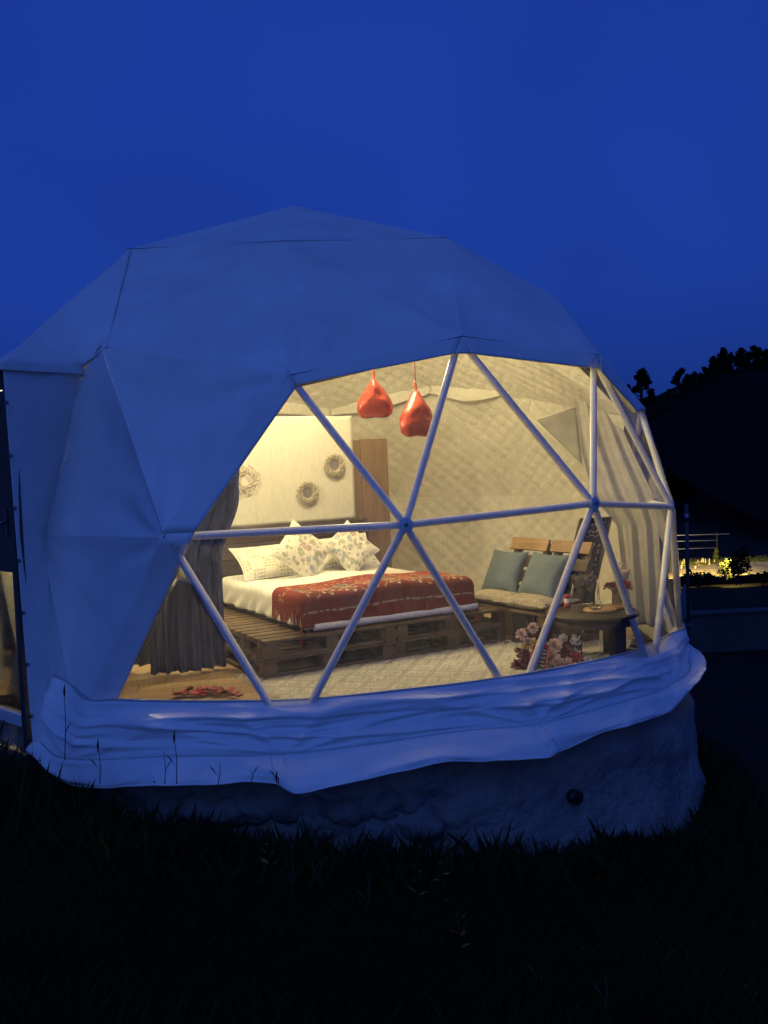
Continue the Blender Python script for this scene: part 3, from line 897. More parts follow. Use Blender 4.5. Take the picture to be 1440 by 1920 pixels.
# rolled lower edge of the bedspread along the foot
pts = [bl(x, MY0 - .015 + .008 * nse(x * 4, 1, 1), .315 + .040 + .008 * nse(x * 2, 2, 2)) for x in [MX0 + .08 + i * .03 for i in range(55)]]
MB().tube(pts, [.030 + .006 * nse(i * .12, 3, 3) for i in range(55)], 10).build('bedspread_roll', 'duvet', bed, True)

# red embroidered runner over the foot of the bed
RW, RL = 1.86, 0.92
def run_col(s, t):
    """s along the foot in m, t across from the head side (0) to the hanging edge (RL)"""
    red = (0.235, 0.030, 0.018)
    c = red
    gold = (0.50, 0.33, 0.14); pale = (0.55, 0.45, 0.30); blue = (0.10, 0.13, 0.17); green = (0.16, 0.17, 0.08); bright = (0.36, 0.045, 0.025)
    cell = 0.215
    k = math.floor(s / cell); fs = s / cell - k - .5
    if 0.24 < t < 0.70 and s > .13 and s < RW - .13:
        f = (fs * cell, t - .36)
        d = math.hypot(*f)
        dk = (0.20, 0.045, 0.03)
        c = dk if nse(s * 28, t * 28, 2) > -.05 else red
        if d < .055: c = bright if k % 2 else blue
        elif d < .066: c = gold
        # scalloped garland
        g = .44 + .035 * math.cos(fs * 2 * math.pi)
        if abs(t - g) < .009: c = gold
        if abs(t - (g + .035)) < .006: c = green
        # leaves
        q = math.atan2(f[1] - .16, f[0]); dd = math.hypot(f[0], f[1] - .16)
        if dd < .075 * abs(math.cos(2.5 * q)) and dd > .055 * abs(math.cos(2.5 * q)): c = pale
        if dd < .018: c = green
        if abs(fs) > .40 and abs(t - .57 - .03 * math.sin(s * 40)) < .008: c = gold
    if abs(t - .715 - .006 * nse(s * 9, 1, 1)) < .008 and nse(s * 34, 3, 3) > -.12: c = (.42, .33, .22)
    if abs(t - .225) < .010 and math.sin(s * 110) > -.3: c = gold
    if .03 < t < .20 and nse(s * 16, t * 16, 5) > .25: c = gold if nse(s * 40, t * 40, 9) > 0 else bright
    return c
def runner_fn(u, v):
    s = u * RW; t = v * RL
    x = MX0 - .07 + s; y = MY0 + .60 - t
    px, py, d = drape(x, y)
    ed = sstep(.06, .24, d)
    sgx = -1 if x < MX0 + .07 else (1 if x > MX1 - .07 else 0); sgy = -1 if y < MY0 + .07 else 0
    out = .016 + .006 * ed * math.sin(x * 17 + 2 * nse(x, y, 3))
    z = TOPZ + .030 - d + .03 * sstep(.3, .9, (px - MX0)) * sstep(.2, .8, MX1 - px) * (1 - ed) + .004 * nse(x * 4, y * 4, 3)
    return bl(px + sgx * out, py + sgy * out, max(z, .36))
mb = MB().grid(runner_fn, 330, 150)
mb.c = [run_col(i / 330 * RW, j / 150 * RL) for j in range(151) for i in range(331)]
run = thing('bed_runner', 'red embroidered throw with fringe lying across the foot of the bed', 'blanket', bl(1.2, .1, .6), BRZ)
mb.build('cloth', 'patterned', run, True, solid=.006)
for side in (0, 1):
    mb = MB()
    for i in range(46):
        v = (i + .5) / 46 
        a = Vector(runner_fn(side, v)); b = Vector(runner_fn(.03 if side == 0 else .97, v))
        d = (a - b).normalized()
        e = a + d * .035 + Vector((rnd.uniform(-.01, .01), rnd.uniform(-.01, .01), -.105 - rnd.uniform(0, .025)))
        m_ = a + d * .025 + Vector((0, 0, -.015))
        mb.tube([a, m_, e], [.0062, .006, .005], 5, cap=False)
    tag(mb.build('fringe', 'fringe', run, True), kind='stuff')

# pillows
def pillow(name, label, w, h, th, colf, matn, group=None, n=56, frill=0.0, seed=0, piping=True):
    t = thing(name, label, 'pillow', group=group)
    mb = MB()
    vs = []; cs = []
    for side in (1, -1):
        for j in range(n + 1):
            for i in range(n + 1):
                u, v = 2 * i / n - 1, 2 * j / n - 1
                pinch = 1 - .10 * (1 - u * u) * v * v - .0
                pin2 = 1 - .10 * (1 - v * v) * u * u
                k = max(0, (1 - abs(u) ** 2.6)) ** .55 * max(0, (1 - abs(v) ** 2.6)) ** .55
                z = side * th * k * (1 + .18 * nse(u * 1.4 + seed, v * 1.4, side)) + .004 * nse(u * 5, v * 5, seed)
                e = max(abs(u), abs(v))
                fr = frill * math.sin((u if abs(v) > abs(u) else v) * 60) * sstep(.92, 1, e)
                vs.append((u * w / 2 * pin2, v * h / 2 * pinch, z + fr)); cs.append(colf(u * w / 2, v * h / 2))
    q = (n + 1) ** 2
    fs = []
    for s in (0, 1):
        for j in range(n):
            for i in range(n):
                a = s * q + j * (n + 1) + i
                f = (a, a + 1, a + n + 2, a + n + 1)
                fs.append(f if s == 0 else f[::-1])
    mb.add(vs, fs, True); mb.c = cs
    mb.build('cover', matn, t)
    per = [(-1 + 2 * i / 24, -1) for i in range(24)] + [(1, -1 + 2 * i / 24) for i in range(24)] + [(1 - 2 * i / 24, 1) for i in range(24)] + [(-1, 1 - 2 * i / 24) for i in range(25)]
    if piping: MB().tube([(u * w / 2 * (1 - .10 * (1 - v * v) * u * u), v * h / 2 * (1 - .10 * (1 - u * u) * v * v), .003) for u, v in per], .006, 5).build('piping', 'duvet', t)
    return t
def dots(x, y):
    c = (.74, .70, .58)
    fx, fy = (x / .035) % 1 - .5, (y / .035) % 1 - .5
    if math.hypot(fx, fy) < .30 and (math.floor(x / .14) + math.floor(y / .14)) % 2 == 0: c = (.36, .35, .24)
    return c
def floral(sd):
    fl_ = [(rnd.uniform(-.2, .2), rnd.uniform(-.2, .2), rnd.choice([0, 0, 1, 1, 2, 3]), rnd.uniform(.014, .032)) for _ in range(46)]
    pal = [(.33, .38, .42), (.38, .40, .26), (.46, .31, .29), (.40, .42, .36)]
    def f(x, y):
        c = (.76, .72, .58)
        for a, b, k, r in fl_:
            d = math.hypot(x - a, y - b); q = math.atan2(y - b, x - a)
            if d < r * (.55 + .45 * abs(math.sin(3 * q + a * 9))):
                c = pal[k] if d > r * .25 else (.60, .54, .38)
        if nse(x * 30 + sd, y * 30, 4) > .42: c = (.36, .36, .22)
        if nse(x * 24 + sd, y * 24, 14) > .48: c = (.48, .34, .30)
        return c
    return f
def place(t, p, rot):
    t.location = p; t.rotation_euler = rot.to_euler(); return t
Bm = Matrix((BU, BW, Vector((0, 0, 1)))).transposed()
def lean(tilt, roll, yaw=0):
    return Bm @ Matrix.Rotation(R(yaw), 3, 'Z') @ Matrix.Rotation(R(tilt), 3, 'X') @ Matrix.Rotation(R(roll), 3, 'Z')
place(pillow('bed_pillow', 'white dotted bed pillow lying at the curtain side of the bed', .74, .46, .085, dots, 'patterned', 'white dotted bed pillows', frill=.004, seed=1), bl(.84, 1.70, TOPZ + .15), lean(38, 0, 2))
place(pillow('bed_pillow', 'white dotted bed pillow behind the floral cushion nearest the wooden partition', .74, .46, .085, dots, 'patterned', 'white dotted bed pillows', frill=.004, seed=5), bl(1.62, 1.72, TOPZ + .16), lean(46, 3, -2))
place(pillow('throw_cushion', 'square floral cushion standing on one corner, nearer the dark curtain', .48, .48, .075, floral(3), 'patterned', 'floral cushions on the bed', seed=9), bl(1.03, 1.40, TOPZ + .25), lean(64, 46, 4))
place(pillow('throw_cushion', 'square floral cushion propped on the bed nearer the wooden partition', .44, .44, .075, floral(8), 'patterned', 'floral cushions on the bed', seed=14), bl(1.58, 1.46, TOPZ + .23), lean(62, 38, -6))

# ------------------------------------------------------------------ partition behind the bed
pt = thing('partition_wall', 'brown timber partition behind the bed with dark headboard boards', 'partition', bl(1.2, 2.12), BRZ)
def bbox(x0, x1, y0, y1, z0, z1, name, mt, par, bev=.003):
    return MB().box(((x0 + x1) / 2 - 1.2, (y0 + y1) / 2 - 2.12, (z0 + z1) / 2), (x1 - x0, y1 - y0, z1 - z0)).build(name, mt, par, bevel=bev)
x = 0.1
for wd in (.40, .42, .38, .41, .40):
    bbox(x, x + wd - .006, 2.135, 2.17, .03, 1.92, 'panel_board', 'partition_wood', pt); x += wd
bbox(x, x + .33, 2.13, 2.165, .03, 1.93, 'panel_board', 'partition_wood', pt)
bbox(x + .33 - .02, x + .345, 2.17, 2.75, .03, 1.90, 'side_board', 'partition_wood', pt)
for i, z in enumerate((.34, .55, .76, .92)):
    bbox(.05, 2.08, 2.085, 2.125, z, z + (.203 if i < 2 else .155), 'headboard_plank', 'headboard_wood', pt)
bbox(2.085, 2.13, 2.08, 2.13, .03, 1.08, 'headboard_post', 'headboard_wood', pt)

wp = thing('white_panel', 'large plain white board hung above the headboard', 'panel', bl(1.3, 2.11, 1.08), BRZ)
def wpf(u, v):
    x = lerp(-.75, .70, u); z = lerp(0.0, 1.10, v)
    return (x + .006 * nse(0, v * 3, 1) * (1 if u in (0, 1) else 0), .012 * nse(x * 1.2, z * .6, 2) - .012 * math.sin(math.pi * u), z + .012 * nse(x * 3, v * 2, 5) * (1 if v in (0., 1.) else .3))
MB().grid(wpf, 40, 30).build('sheet', 'panel_white', wp, solid=.02)

def wreath(label, x, z, r, open_=False):
    t = thing('woven_wreath', label, 'wall decor', bl(x, 2.085, z), BRZ, 'round woven wreaths on the white panel')
    m = MB()
    if not open_:
        MB().tube([(0, -.006, 0), (0, -.016, 0)], r * .46, 24).build('mirror_disc', 'mirror', t)
    ring = [(r * .48 * math.cos(a * math.pi / 12), -.018, r * .48 * math.sin(a * math.pi / 12)) for a in range(25)]
    MB().tube(ring, .006, 6).build('ring', 'wicker', t)
    nl = 18 if not open_ else 9
    for i in range(nl):
        a0 = 2 * math.pi * i / nl
        pts = []
        for k in range(17):
            s = k / 16
            if s <= .5: q = s * 2; w = math.sin(math.pi * q)
            else: q = 2 - s * 2; w = -math.sin(math.pi * q)
            rad = lerp(.46, 1.0, q) * r
            an = a0 + .55 * q + w * (.13 if not open_ else .22)
            pts.append((rad * math.cos(an), -.018 - .012 * q * (1 - q) * 4 - .004 * (i % 2), rad * math.sin(an)))
        MB().tube(pts, .0052, 5).build('leaf', 'wicker', t)
    if not open_:
        vs = []; 
        MB().tube([(r * .78 * math.cos(a * math.pi / 12), -.012, r * .78 * math.sin(a * math.pi / 12)) for a in range(25)], r * .10, 6).build('weave', 'wicker', t)
    return t
wreath('round woven wreath with mirror, upper one beside the wooden partition', 1.755, 1.66, .128)
wreath('round woven wreath with mirror, lowest in the middle of the white panel', 1.43, 1.385, .128)
wreath('open petal wreath half hidden at the left edge of the white panel', .74, 1.56, .15, True)

# ------------------------------------------------------------------ curtains
def curtain(name, label, path, ztop, zbot, amp, freq, mt, nz_=40, topshift=None, seed=0, n=160):
    t = thing(name, label, 'curtain', Vector((path[0][0], path[0][1], 0)))
    L_ = [0]
    for a, b in zip(path, path[1:]): L_.append(L_[-1] + math.dist(a, b))
    def at(s):
        s *= L_[-1]
        for i in range(len(L_) - 1):
            if s <= L_[i + 1] + 1e-6:
                k = (s - L_[i]) / (L_[i + 1] - L_[i])
                a, b = path[i], path[i + 1]
                d = Vector((b[0] - a[0], b[1] - a[1])).normalized()
                return Vector((lerp(a[0], b[0], k), lerp(a[1], b[1], k))), d
        return Vector(path[-1]), d
    def fn(u, v):
        p, d = at(u)
        z = lerp(ztop, zbot(u) if callable(zbot) else zbot, v)
        ph = u * freq + .6 * nse(u * 3, v * .8, seed)
        o = amp * (.45 + .55 * v) * (math.sin(ph) + .4 * math.sin(ph * 2.3 + 1 + seed)) + .02 * nse(u * 5, v * 2, seed + 3)
        q = Vector((p.x - d.y * o, p.y + d.x * o, z))
        if topshift: q += topshift(u, z)
        return q
    MB().grid(fn, n, nz_).build('drape', mt, t, True, solid=.004)
    MB().tube([fn(0, 1) if False else fn(i / n, 1) for i in range(n + 1)], .006, 5).build('hem', mt, t, True)
    return t
curtain('dark_curtain', 'dark blue grey curtain gathered beside the bed, reaching the floor', [(-0.83, -1.36), (-1.10, -1.52), (-1.42, -1.55)], 2.25, .03, .045, 34, 'curtain_dark', seed=2, topshift=lambda u, z: Vector((.17, .06, 0)) * sstep(.9, 1.45, z) + Vector((.12, .1, 0)) * sstep(1.5, 2.3, z))
curtain('dark_curtain', 'shorter dark blue grey curtain hanging farther left near the canvas', [(-1.30, -1.38), (-1.62, -1.36), (-2.02, -1.30)], 2.2, lambda u: .045 + .03 * math.sin(u * 5), .05, 26, 'curtain_dark', seed=8)
def loft_curtain(label, rows, amp, freq, seed):
    """sheet gathered between its left and right edge; rows give the edges from the top rail down to the floor"""
    t = thing('sheer_curtain', label, 'curtain', Vector((rows[-1][1].x, rows[-1][1].y, 0)))
    def fn(u, v):
        for (a, l0, r0), (b, l1, r1) in zip(rows, rows[1:]):
            if v <= b + 1e-6:
                k = sstep(0, 1, (v - a) / (b - a)) * .4 + .6 * (v - a) / (b - a); l = l0.lerp(l1, k); r = r0.lerp(r1, k); break
        p = l.lerp(r, u)
        d = (r - l); d.z = 0; d.normalize(); n = Vector((-d.y, d.x, 0))
        ph = u * freq + .8 * nse(u * 3, v * 1.1, seed)
        return p + n * (amp * (.5 + .5 * v) * (math.sin(ph) + .45 * math.sin(ph * 2.2 + seed)) + .03 * nse(u * 4, v * 2, seed + 3))
    MB().grid(fn, 170, 60).build('drape', 'curtain_sheer', t, True, solid=.004)
    MB().tube([fn(k / 60, 0) for k in range(61)], .016, 6).build('heading', 'lap', t, True)
loft_curtain('beige grey sheer curtain hanging in folds along the right side of the dome',
    [(0, ony(1078, 748, .35), ony(1132, 728, .05)), (.3, ony(1092, 850, .1), ony(1178, 830, -.15)), (.5, ony(1112, 930, -.1), ony(1222, 925, -.45)), (.62, ony(1158, 985, -.2), ony(1232, 985, -.55)), (1, onz(1178, 1168, .02), onz(1240, 1176, .02))], .034, 15, 5)
loft_curtain('narrow sheer curtain panel drawn back against the right edge of the dome',
    [(0, ony(1140, 735, .5), ony(1188, 775, .3)), (.5, ony(1200, 930, .3), ony(1240, 930, .2)), (1, ony(1222, 1170, .2), ony(1262, 1180, .1))], .035, 9, 15)
# triangular vent flap of grey cloth on the liner
vf = thing('vent_flap', 'dark triangular cloth flap on the quilted wall beside the sheer curtain', 'flap', ony(1050, 800, 0.6))
a = ony(1003, 788, .75); b = ony(1082, 762, .45); c = ony(1090, 872, .45)
MB().grid(lambda u, v: a.lerp(b, u).lerp(a.lerp(c, u), v) + Vector((0, -.02 * math.sin(3 * u + 4 * v), 0)), 14, 14).build('flap', 'grey_cloth', vf, True, solid=.006)
m = MB()
m.tube([a + Vector((0, -.02, 0)), b + Vector((0, -.02, 0)), c + Vector((0, -.02, 0)), a + Vector((0, -.02, 0))], .009, 6).build('binding', 'lap', vf, True)

# ------------------------------------------------------------------ heart balloons
def heart(label, p, w, h, yaw, strtop, seed):
    t = thing('heart_balloon', label, 'balloon', p, yaw, 'red foil heart balloons')
    mb = MB(); na, nr = 72, 14
    def outline(a):
        x = 16 * math.sin(a) * (.55 + .45 * abs(math.sin(a)))
        y = 13 * math.cos(a) - 2.6 * math.cos(2 * a) - .9 * math.cos(3 * a)
        if math.cos(a) < 0: y -= 5.0 * abs(math.cos(a)) ** 6; x *= 1 - .25 * abs(math.cos(a)) ** 3
        return x / 32 * w, -(y + 4.5) / 28 * h     # point up, lobes down
    for side in (-1, 1):
        vs = []; fs = []
        for r in range(nr + 1):
            s = r / nr
            for k in range(na):
                x, z = outline(2 * math.pi * k / na)
                th = .30 * w * math.sqrt(max(0, 1 - s ** 2.4))
                cr = .005 * math.sin(k * 2 * math.pi / 2.4) * sstep(.7, 1, s) * min(1, abs(math.sin(2 * math.pi * k / na)) * 1.6) * (1 - sstep(.97, 1, s) * .3)
                de = .045 * nse(x * s * 8 + seed, z * s * 8, side * 3) * (1 - s) * s * 3 + .005 * nse(x * s * 18, z * s * 18, seed)
                vs.append((x * s + cr * .3, side * (th + cr + de), z * s - cr * .3))
        for r in range(nr):
            for k in range(na):
                k2 = (k + 1) % na
                f = (r * na + k, r * na + k2, (r + 1) * na + k2, (r + 1) * na + k)
                fs.append(f if side < 0 else f[::-1])
        mb.add(vs, fs, True)
    mb.build('foil', 'foil_red', t)
    tz = h * .5 + .06
    MB().tube([(0, 0, h * .44), (0.004, 0, h * .5), (0, 0, tz), (-.01, 0, tz + .05)], [.02, .010, .014, .008], 6).build('tail', 'foil_red', t)
    MB().tube([(0, 0, tz + .03), (0.004, 0.02, strtop - p.z)], .004, 5).build('ribbon', 'red', t)
    return t
heart('smaller red foil heart balloon hung point up, nearer the white panel', ony(702, 747, -.35), .34, .36, R(-8), 3.45, 3)
heart('larger red foil heart balloon on a ribbon, beside the window strut', ony(781, 776, -.35), .37, .42, R(30), 3.5, 11)

# ------------------------------------------------------------------ lamps inside (hidden above the canvas edge)
def bulb(label, p, top, watt, rad=.05, col=(1.0, .84, .47)):
    t = thing('pendant_lamp', label, 'lamp', p)
    MB().lathe([(.0, -.055), (.03, -.045), (.042, -.015), (.036, .02), (.018, .05)], n=16).build('bulb', 'bulb_glow', t)
    MB().lathe([(.019, .048), (.022, .06), (.022, .11), (.006, .12)], n=14).build('socket', 'plastic_black', t)
    MB().tube([(0, 0, .11), (0, 0, top - p[2])], .004, 6).build('cord', 'plastic_black', t)
    ld = bpy.data.lights.new('bulb_light', 'POINT'); ld.energy = watt; ld.color = col; ld.shadow_soft_size = rad
    lo = bpy.data.objects.new('bulb_light', ld); COL.objects.link(lo); lo.parent = t; lo.location = (0, -.0, -.11)
    return t
bulb('bare warm bulb hanging on a cord at the left above the bed', (-1.42, -1.02, 2.36), 3.2, 112)
bulb('bare warm bulb hanging from the top of the dome', (0.30, -0.45, 3.2), 3.75, 150)

# ------------------------------------------------------------------ pallet bench with cushions
S0 = onz(893, 1131, .33); S1 = onz(1035, 1153, .33)
bd = (S1 - S0); bd.z = 0; bd.normalize()
bk = Vector((-bd.y, bd.x, 0))
if bk.x < 0: bk = -bk
Sm = Matrix((bd, bk, Vector((0, 0, 1)))).transposed()
def sl(x, y, z): return Vector((S0.x, S0.y, 0)) + bd * x + bk * y + Vector((0, 0, z))
srz = math.atan2(bd.y, bd.x)
bench = thing('pallet_bench', 'low pallet wood bench with slatted backs beside the right wall', 'bench', sl(0, 0, 0), srz)
LEN = 1.05
for i in range(4):
    MB().box((LEN / 2 - .13, .06 + i * .145, .315), (LEN, .125, .024), j=.002).build('seat_board', 'pallet_wood', bench, bevel=.003)
for x in (-.08, LEN / 2 - .1, LEN - .2):
    MB().box((x, .34, .29), (.09, .66, .024), j=.002).build('stringer_board', 'pallet_wood_y', bench)
    for y in (.06, .34, .62):
        MB().box((x, y, .18), (.10, .10, .195), j=.002).build('block', 'block_wood', bench)
    MB().box((x, .34, .045), (.09, .66, .07), j=.002).build('bottom_board', 'pallet_wood_y', bench)
tiltm = Matrix.Rotation(R(-24), 3, 'X')
for k, x0 in enumerate((-.17, .37)):
    for i in range(4):
        c = Vector((x0 + .25, .43, .33)) + tiltm @ Vector((0, 0, .08 + i * .15))
        if i == 3: c += Vector((0, -.015, .02))
        MB().box(c, (.50, .03, .115), tiltm, j=.002).build('back_slat', 'plank_light' if i == 3 else 'pallet_wood', bench, bevel=.003)
    for xx in (x0 + .05, x0 + .45):
        MB().box(Vector((xx, .46, .33)) + tiltm @ Vector((0, .01, .28)), (.07, .05, .56), tiltm).build('back_post', 'block_wood', bench)
def bluec(x, y): return (.135, .175, .185)
def woven(x, y):
    a = math.sin(x * 2 * math.pi / .030); b = math.sin(y * 2 * math.pi / .022)
    return (.52, .44, .29) if a * b > -.1 else (.16, .13, .09)
def splace(t, x, y, z, tilt, roll=0, yaw=0):
    t.location = sl(x, y, z)
    t.rotation_euler = (Sm @ Matrix.Rotation(R(yaw), 3, 'Z') @ Matrix.Rotation(R(tilt), 3, 'X') @ Matrix.Rotation(R(roll), 3, 'Z')).to_euler()
splace(pillow('seat_cushion', 'woven beige seat cushion on the bench nearer the bed', .58, .48, .06, woven, 'patterned', 'woven seat cushions', piping=False, n=60), .10, .22, .385, 2)
splace(pillow('seat_cushion', 'woven beige seat cushion on the bench next to the round table', .62, .48, .065, woven, 'patterned', 'woven seat cushions', piping=False, n=60, seed=4), .60, .20, .39, 2)
splace(pillow('back_cushion', 'plain grey blue cushion on the bench nearer the bed', .46, .44, .075, bluec, 'patterned', 'grey blue back cushions', piping=False, n=30), .06, .31, .60, 62, 0, 4)
splace(pillow('back_cushion', 'plain grey blue cushion on the bench next to the chalkboard', .50, .46, .075, bluec, 'patterned', 'grey blue back cushions', piping=False, n=30, seed=3), .58, .30, .60, 60, 0, -3)

# ------------------------------------------------------------------ round low table and what stands on it
TZ = .40
TC = onz(1110, 1146, TZ)
tb = thing('round_table', 'low round dark wooden table with slab legs by the window', 'table', (TC.x, TC.y, 0))
TR = .375
MB().lathe([(0, TZ - .03), (TR - .01, TZ - .03), (TR, TZ - .024), (TR, TZ - .006), (TR - .006, TZ), (0, TZ)], n=48).build('top', 'dark_wood', tb)
for i in range(4):
    a = R(35 + 90 * i); m = Matrix.Rotation(a, 3, 'Z')
    MB().box(m @ Vector((.25, 0, (TZ - .03) / 2)), (.055, .15, TZ - .03), m).build('leg', 'dark_wood', tb, bevel=.004)
MB().lathe([(TR - .05, TZ - .10), (TR - .05, TZ - .03), (TR - .08, TZ - .03), (TR - .08, TZ - .10)], n=40).build('apron_ring', 'dark_wood', tb)
def ont(u, v, dz=0): return onz(u, v, TZ + dz)
# serving boards
o = thing('serving_board', 'pale oval wooden serving board at the front of the round table', 'board', ont(1125, 1146))
MB().lathe([(0, .0), (.125, 0), (.135, .006), (.135, .018), (.128, .024), (0, .024)], n=32, sx=1.0, sy=.95).build('board', 'board_wood', o)
o = thing('serving_board', 'round wooden board under the flower vase on the table', 'board', ont(1160, 1139))
MB().lathe([(0, .0), (.105, 0), (.112, .005), (.112, .018), (.105, .024), (0, .024)], n=32).build('board', 'board_wood', o)
# glasses
def wineglass(label, p, h=.2, tilt=0):
    t = thing('wine_glass', label, 'glass', p, group='stemmed wine glasses')
    t.rotation_euler = (R(tilt), 0, 0); t.scale = (1.35, 1.35, 1.25)
    MB().lathe([(.034, 0), (.034, .003), (.008, .008), (.004, .02), (.004, .085), (.012, .098), (.034, .118), (.042, .145), (.040, .175), (.033, h), (.0315, h), (.038, .175), (.040, .145), (.032, .12), (.0, .104)], n=24).build('bowl', 'clear_glass', t)
    return t
wineglass('stemmed wine glass on the oval board', ont(1108, 1140) + Vector((0, 0, .025)), .20)
wineglass('stemmed wine glass behind the oval board, nearer the bench', ont(1088, 1134) + Vector((0, 0, .001)), .20)
pt_ = ont(1118, 1149) + Vector((0, 0, .026))
o = thing('glass_dish', 'small clear glass dish on the oval board', 'dish', pt_)
MB().lathe([(0, 0), (.035, .001), (.05, .012), (.056, .022), (.052, .022), (.034, .006), (0, .005)], n=24).build('dish', 'clear_glass', o)
def candle(label, p, h, tilt=0, r=.008):
    t = thing('taper_candle', label, 'candle', p, group='white taper candles')
    t.rotation_euler = (0, R(tilt), 0)
    MB().lathe([(0, 0), (r * 1.25, 0), (r, h * .9), (r * .55, h), (0, h)], n=10).build('wax', 'candle', t)
    MB().tube([(0, 0, h), (0, 0, h + .008)], .0012, 4).build('wick', 'plastic_black', t)
candle('leaning white taper candle beside the red and white jar', ont(1072, 1128) + Vector((0, 0, .06)), .11, 12)
candle('white taper candle standing in front of the red roses', ont(1122, 1130) + Vector((0, 0, .09)), .11, 0)
o = thing('candle_jar', 'red and white striped jar behind the left window strut', 'jar', ont(1064, 1140))
MB().lathe([(0, 0), (.026, 0), (.026, .045), (0, .046)], n=18).build('jar', 'red', o)
MB().lathe([(.0262, .046), (.0262, .08), (0, .081)], n=18).build('band', 'candle', o)
MB().lathe([(.024, .082), (.030, .098), (.020, .115), (0, .118)], n=14).build('lid', 'red', o)
o = thing('candle_holder', 'low clear holder under the leaning candle', 'candle holder', ont(1072, 1128))
MB().lathe([(0, 0), (.03, 0), (.022, .02), (.013, .06), (.009, .062), (.008, .03), (0, .03)], n=16).build('holder', 'clear_glass', o)
o = thing('candle_holder', 'clear holder under the candle before the roses', 'candle holder', ont(1122, 1130))
MB().lathe([(0, 0), (.03, 0), (.012, .02), (.010, .09), (.013, .095), (.006, .085), (0, .06)], n=16).build('holder', 'clear_glass', o)

def bloom(c, r, mt, par, up=Vector((0, 0, 1)), rings=4, world=True):
    mb = MB()
    q = up.to_track_quat('Z', 'Y').to_matrix()
    for k in range(rings):
        n = 4 + k * 2; rr = r * (k + 1) / rings; op = .25 + .5 * k / max(1, rings - 1)
        for i in range(n):
            a = 2 * math.pi * (i + .5 * (k % 2)) / n + rnd.uniform(-.2, .2)
            vs = []
            for (s, w) in ((0, .25), (.5, .7), (.85, .6), (1.05, .2)):
                for sd in (-1, 0, 1):
                    an = a + sd * w * 4.6 / n
                    rad = rr * (.15 + .85 * s * (op + .25))
                    z = r * (.15 + .9 * s * (1.05 - op) - .18 * s * s * (k == rings - 1) + rnd.uniform(-.04, .04)) - .06 * r * abs(sd)
                    vs.append(Vector(c) + q @ Vector((rad * math.cos(an), rad * math.sin(an), z)))
            mb.add(vs, [(j * 3 + d, j * 3 + d + 1, (j + 1) * 3 + d + 1, (j + 1) * 3 + d) for j in range(3) for d in (0, 1)], True)
    mb.lathe([(r * .22, 0), (r * .25, r * .4), (0, r * .6)], c=c, n=8)
    return mb.build('bloom', mt, par, world)
vp = ont(1160, 1138) + Vector((0, 0, .026))
o = thing('flower_vase', 'clear glass vase with a tight bunch of dark red roses', 'vase', vp)
MB().lathe([(0, 0), (.052, 0), (.055, .01), (.05, .13), (.047, .13), (.05, .012), (0, .008)], n=24).build('glass', 'clear_glass', o)
for i in range(9):
    a = 2 * math.pi * i / 8; rr = 0 if i == 8 else .068
    bp = vp + Vector((rr * math.cos(a) * 1.2, rr * math.sin(a), .145 + (.025 if i == 8 else rnd.uniform(-.01, .01))))
    bloom(bp, .050, 'petal_bordeaux' if i % 3 else 'petal_red', o, Vector((math.cos(a) * rr * 9, math.sin(a) * rr * 9, 1)))
    MB().tube([bp, vp + Vector((math.cos(a + 2) * .02, math.sin(a + 2) * .02, .012))], .0025, 4).build('stem', 'leaf', o, True)
# bouquet wrap standing behind the roses
kp = ont(1166, 1128)
o = thing('paper_bouquet', 'kraft paper cone with dried pale flowers behind the red roses', 'bouquet', kp)
MB().lathe([(.015, 0), (.03, .08), (.065, .20), (.085, .27), (.078, .26), (.02, .05)], n=9).build('wrap', 'kraft', o)
for i in range(5):
    bloom(kp + Vector((rnd.uniform(-.05, .05), rnd.uniform(-.04, .04), .28 + rnd.uniform(0, .06))), .028, 'petal_white', o)
# petals and ribbon on the table's left
def petal(label, p, r, mt, group, lift=0.0):
    mb = MB(); a0 = rnd.uniform(0, 6.28); cu = rnd.uniform(.2, .7)
    vs = []
    for s in (0, .4, .8, 1.0):
        w = (.25, .75, .7, .2)[(0, .4, .8, 1.0).index(s)]
        for d in (-1, 0, 1):
            x, y = (s - .5) * 2 * r, d * w * r
            z = r * cu * ((s - .4) ** 2 * 3.2 + .9 * d * d * w) + .004 + lift
            vs.append((x * math.cos(a0) - y * math.sin(a0), x * math.sin(a0) + y * math.cos(a0), z))
    mb.add(vs, [(j * 3 + d, j * 3 + d + 1, (j + 1) * 3 + d + 1, (j + 1) * 3 + d) for j in range(3) for d in (0, 1)], True)
    o = mb.build('rose_petal', mt, loc=p)
    tag(o, label, 'petal', group)
    return o
for i in range(14):
    u, v = rnd.uniform(1022, 1062), rnd.uniform(1136, 1150)
    petal('dark red petal scattered on the left of the round table', ont(u, v, .004), rnd.uniform(.014, .022), 'petal_red' if i % 2 else 'petal_bordeaux', 'petals on the round table')
petal('pale petal lying among the red petals on the round table', ont(1040, 1147, .006), .016, 'petal_white', None)

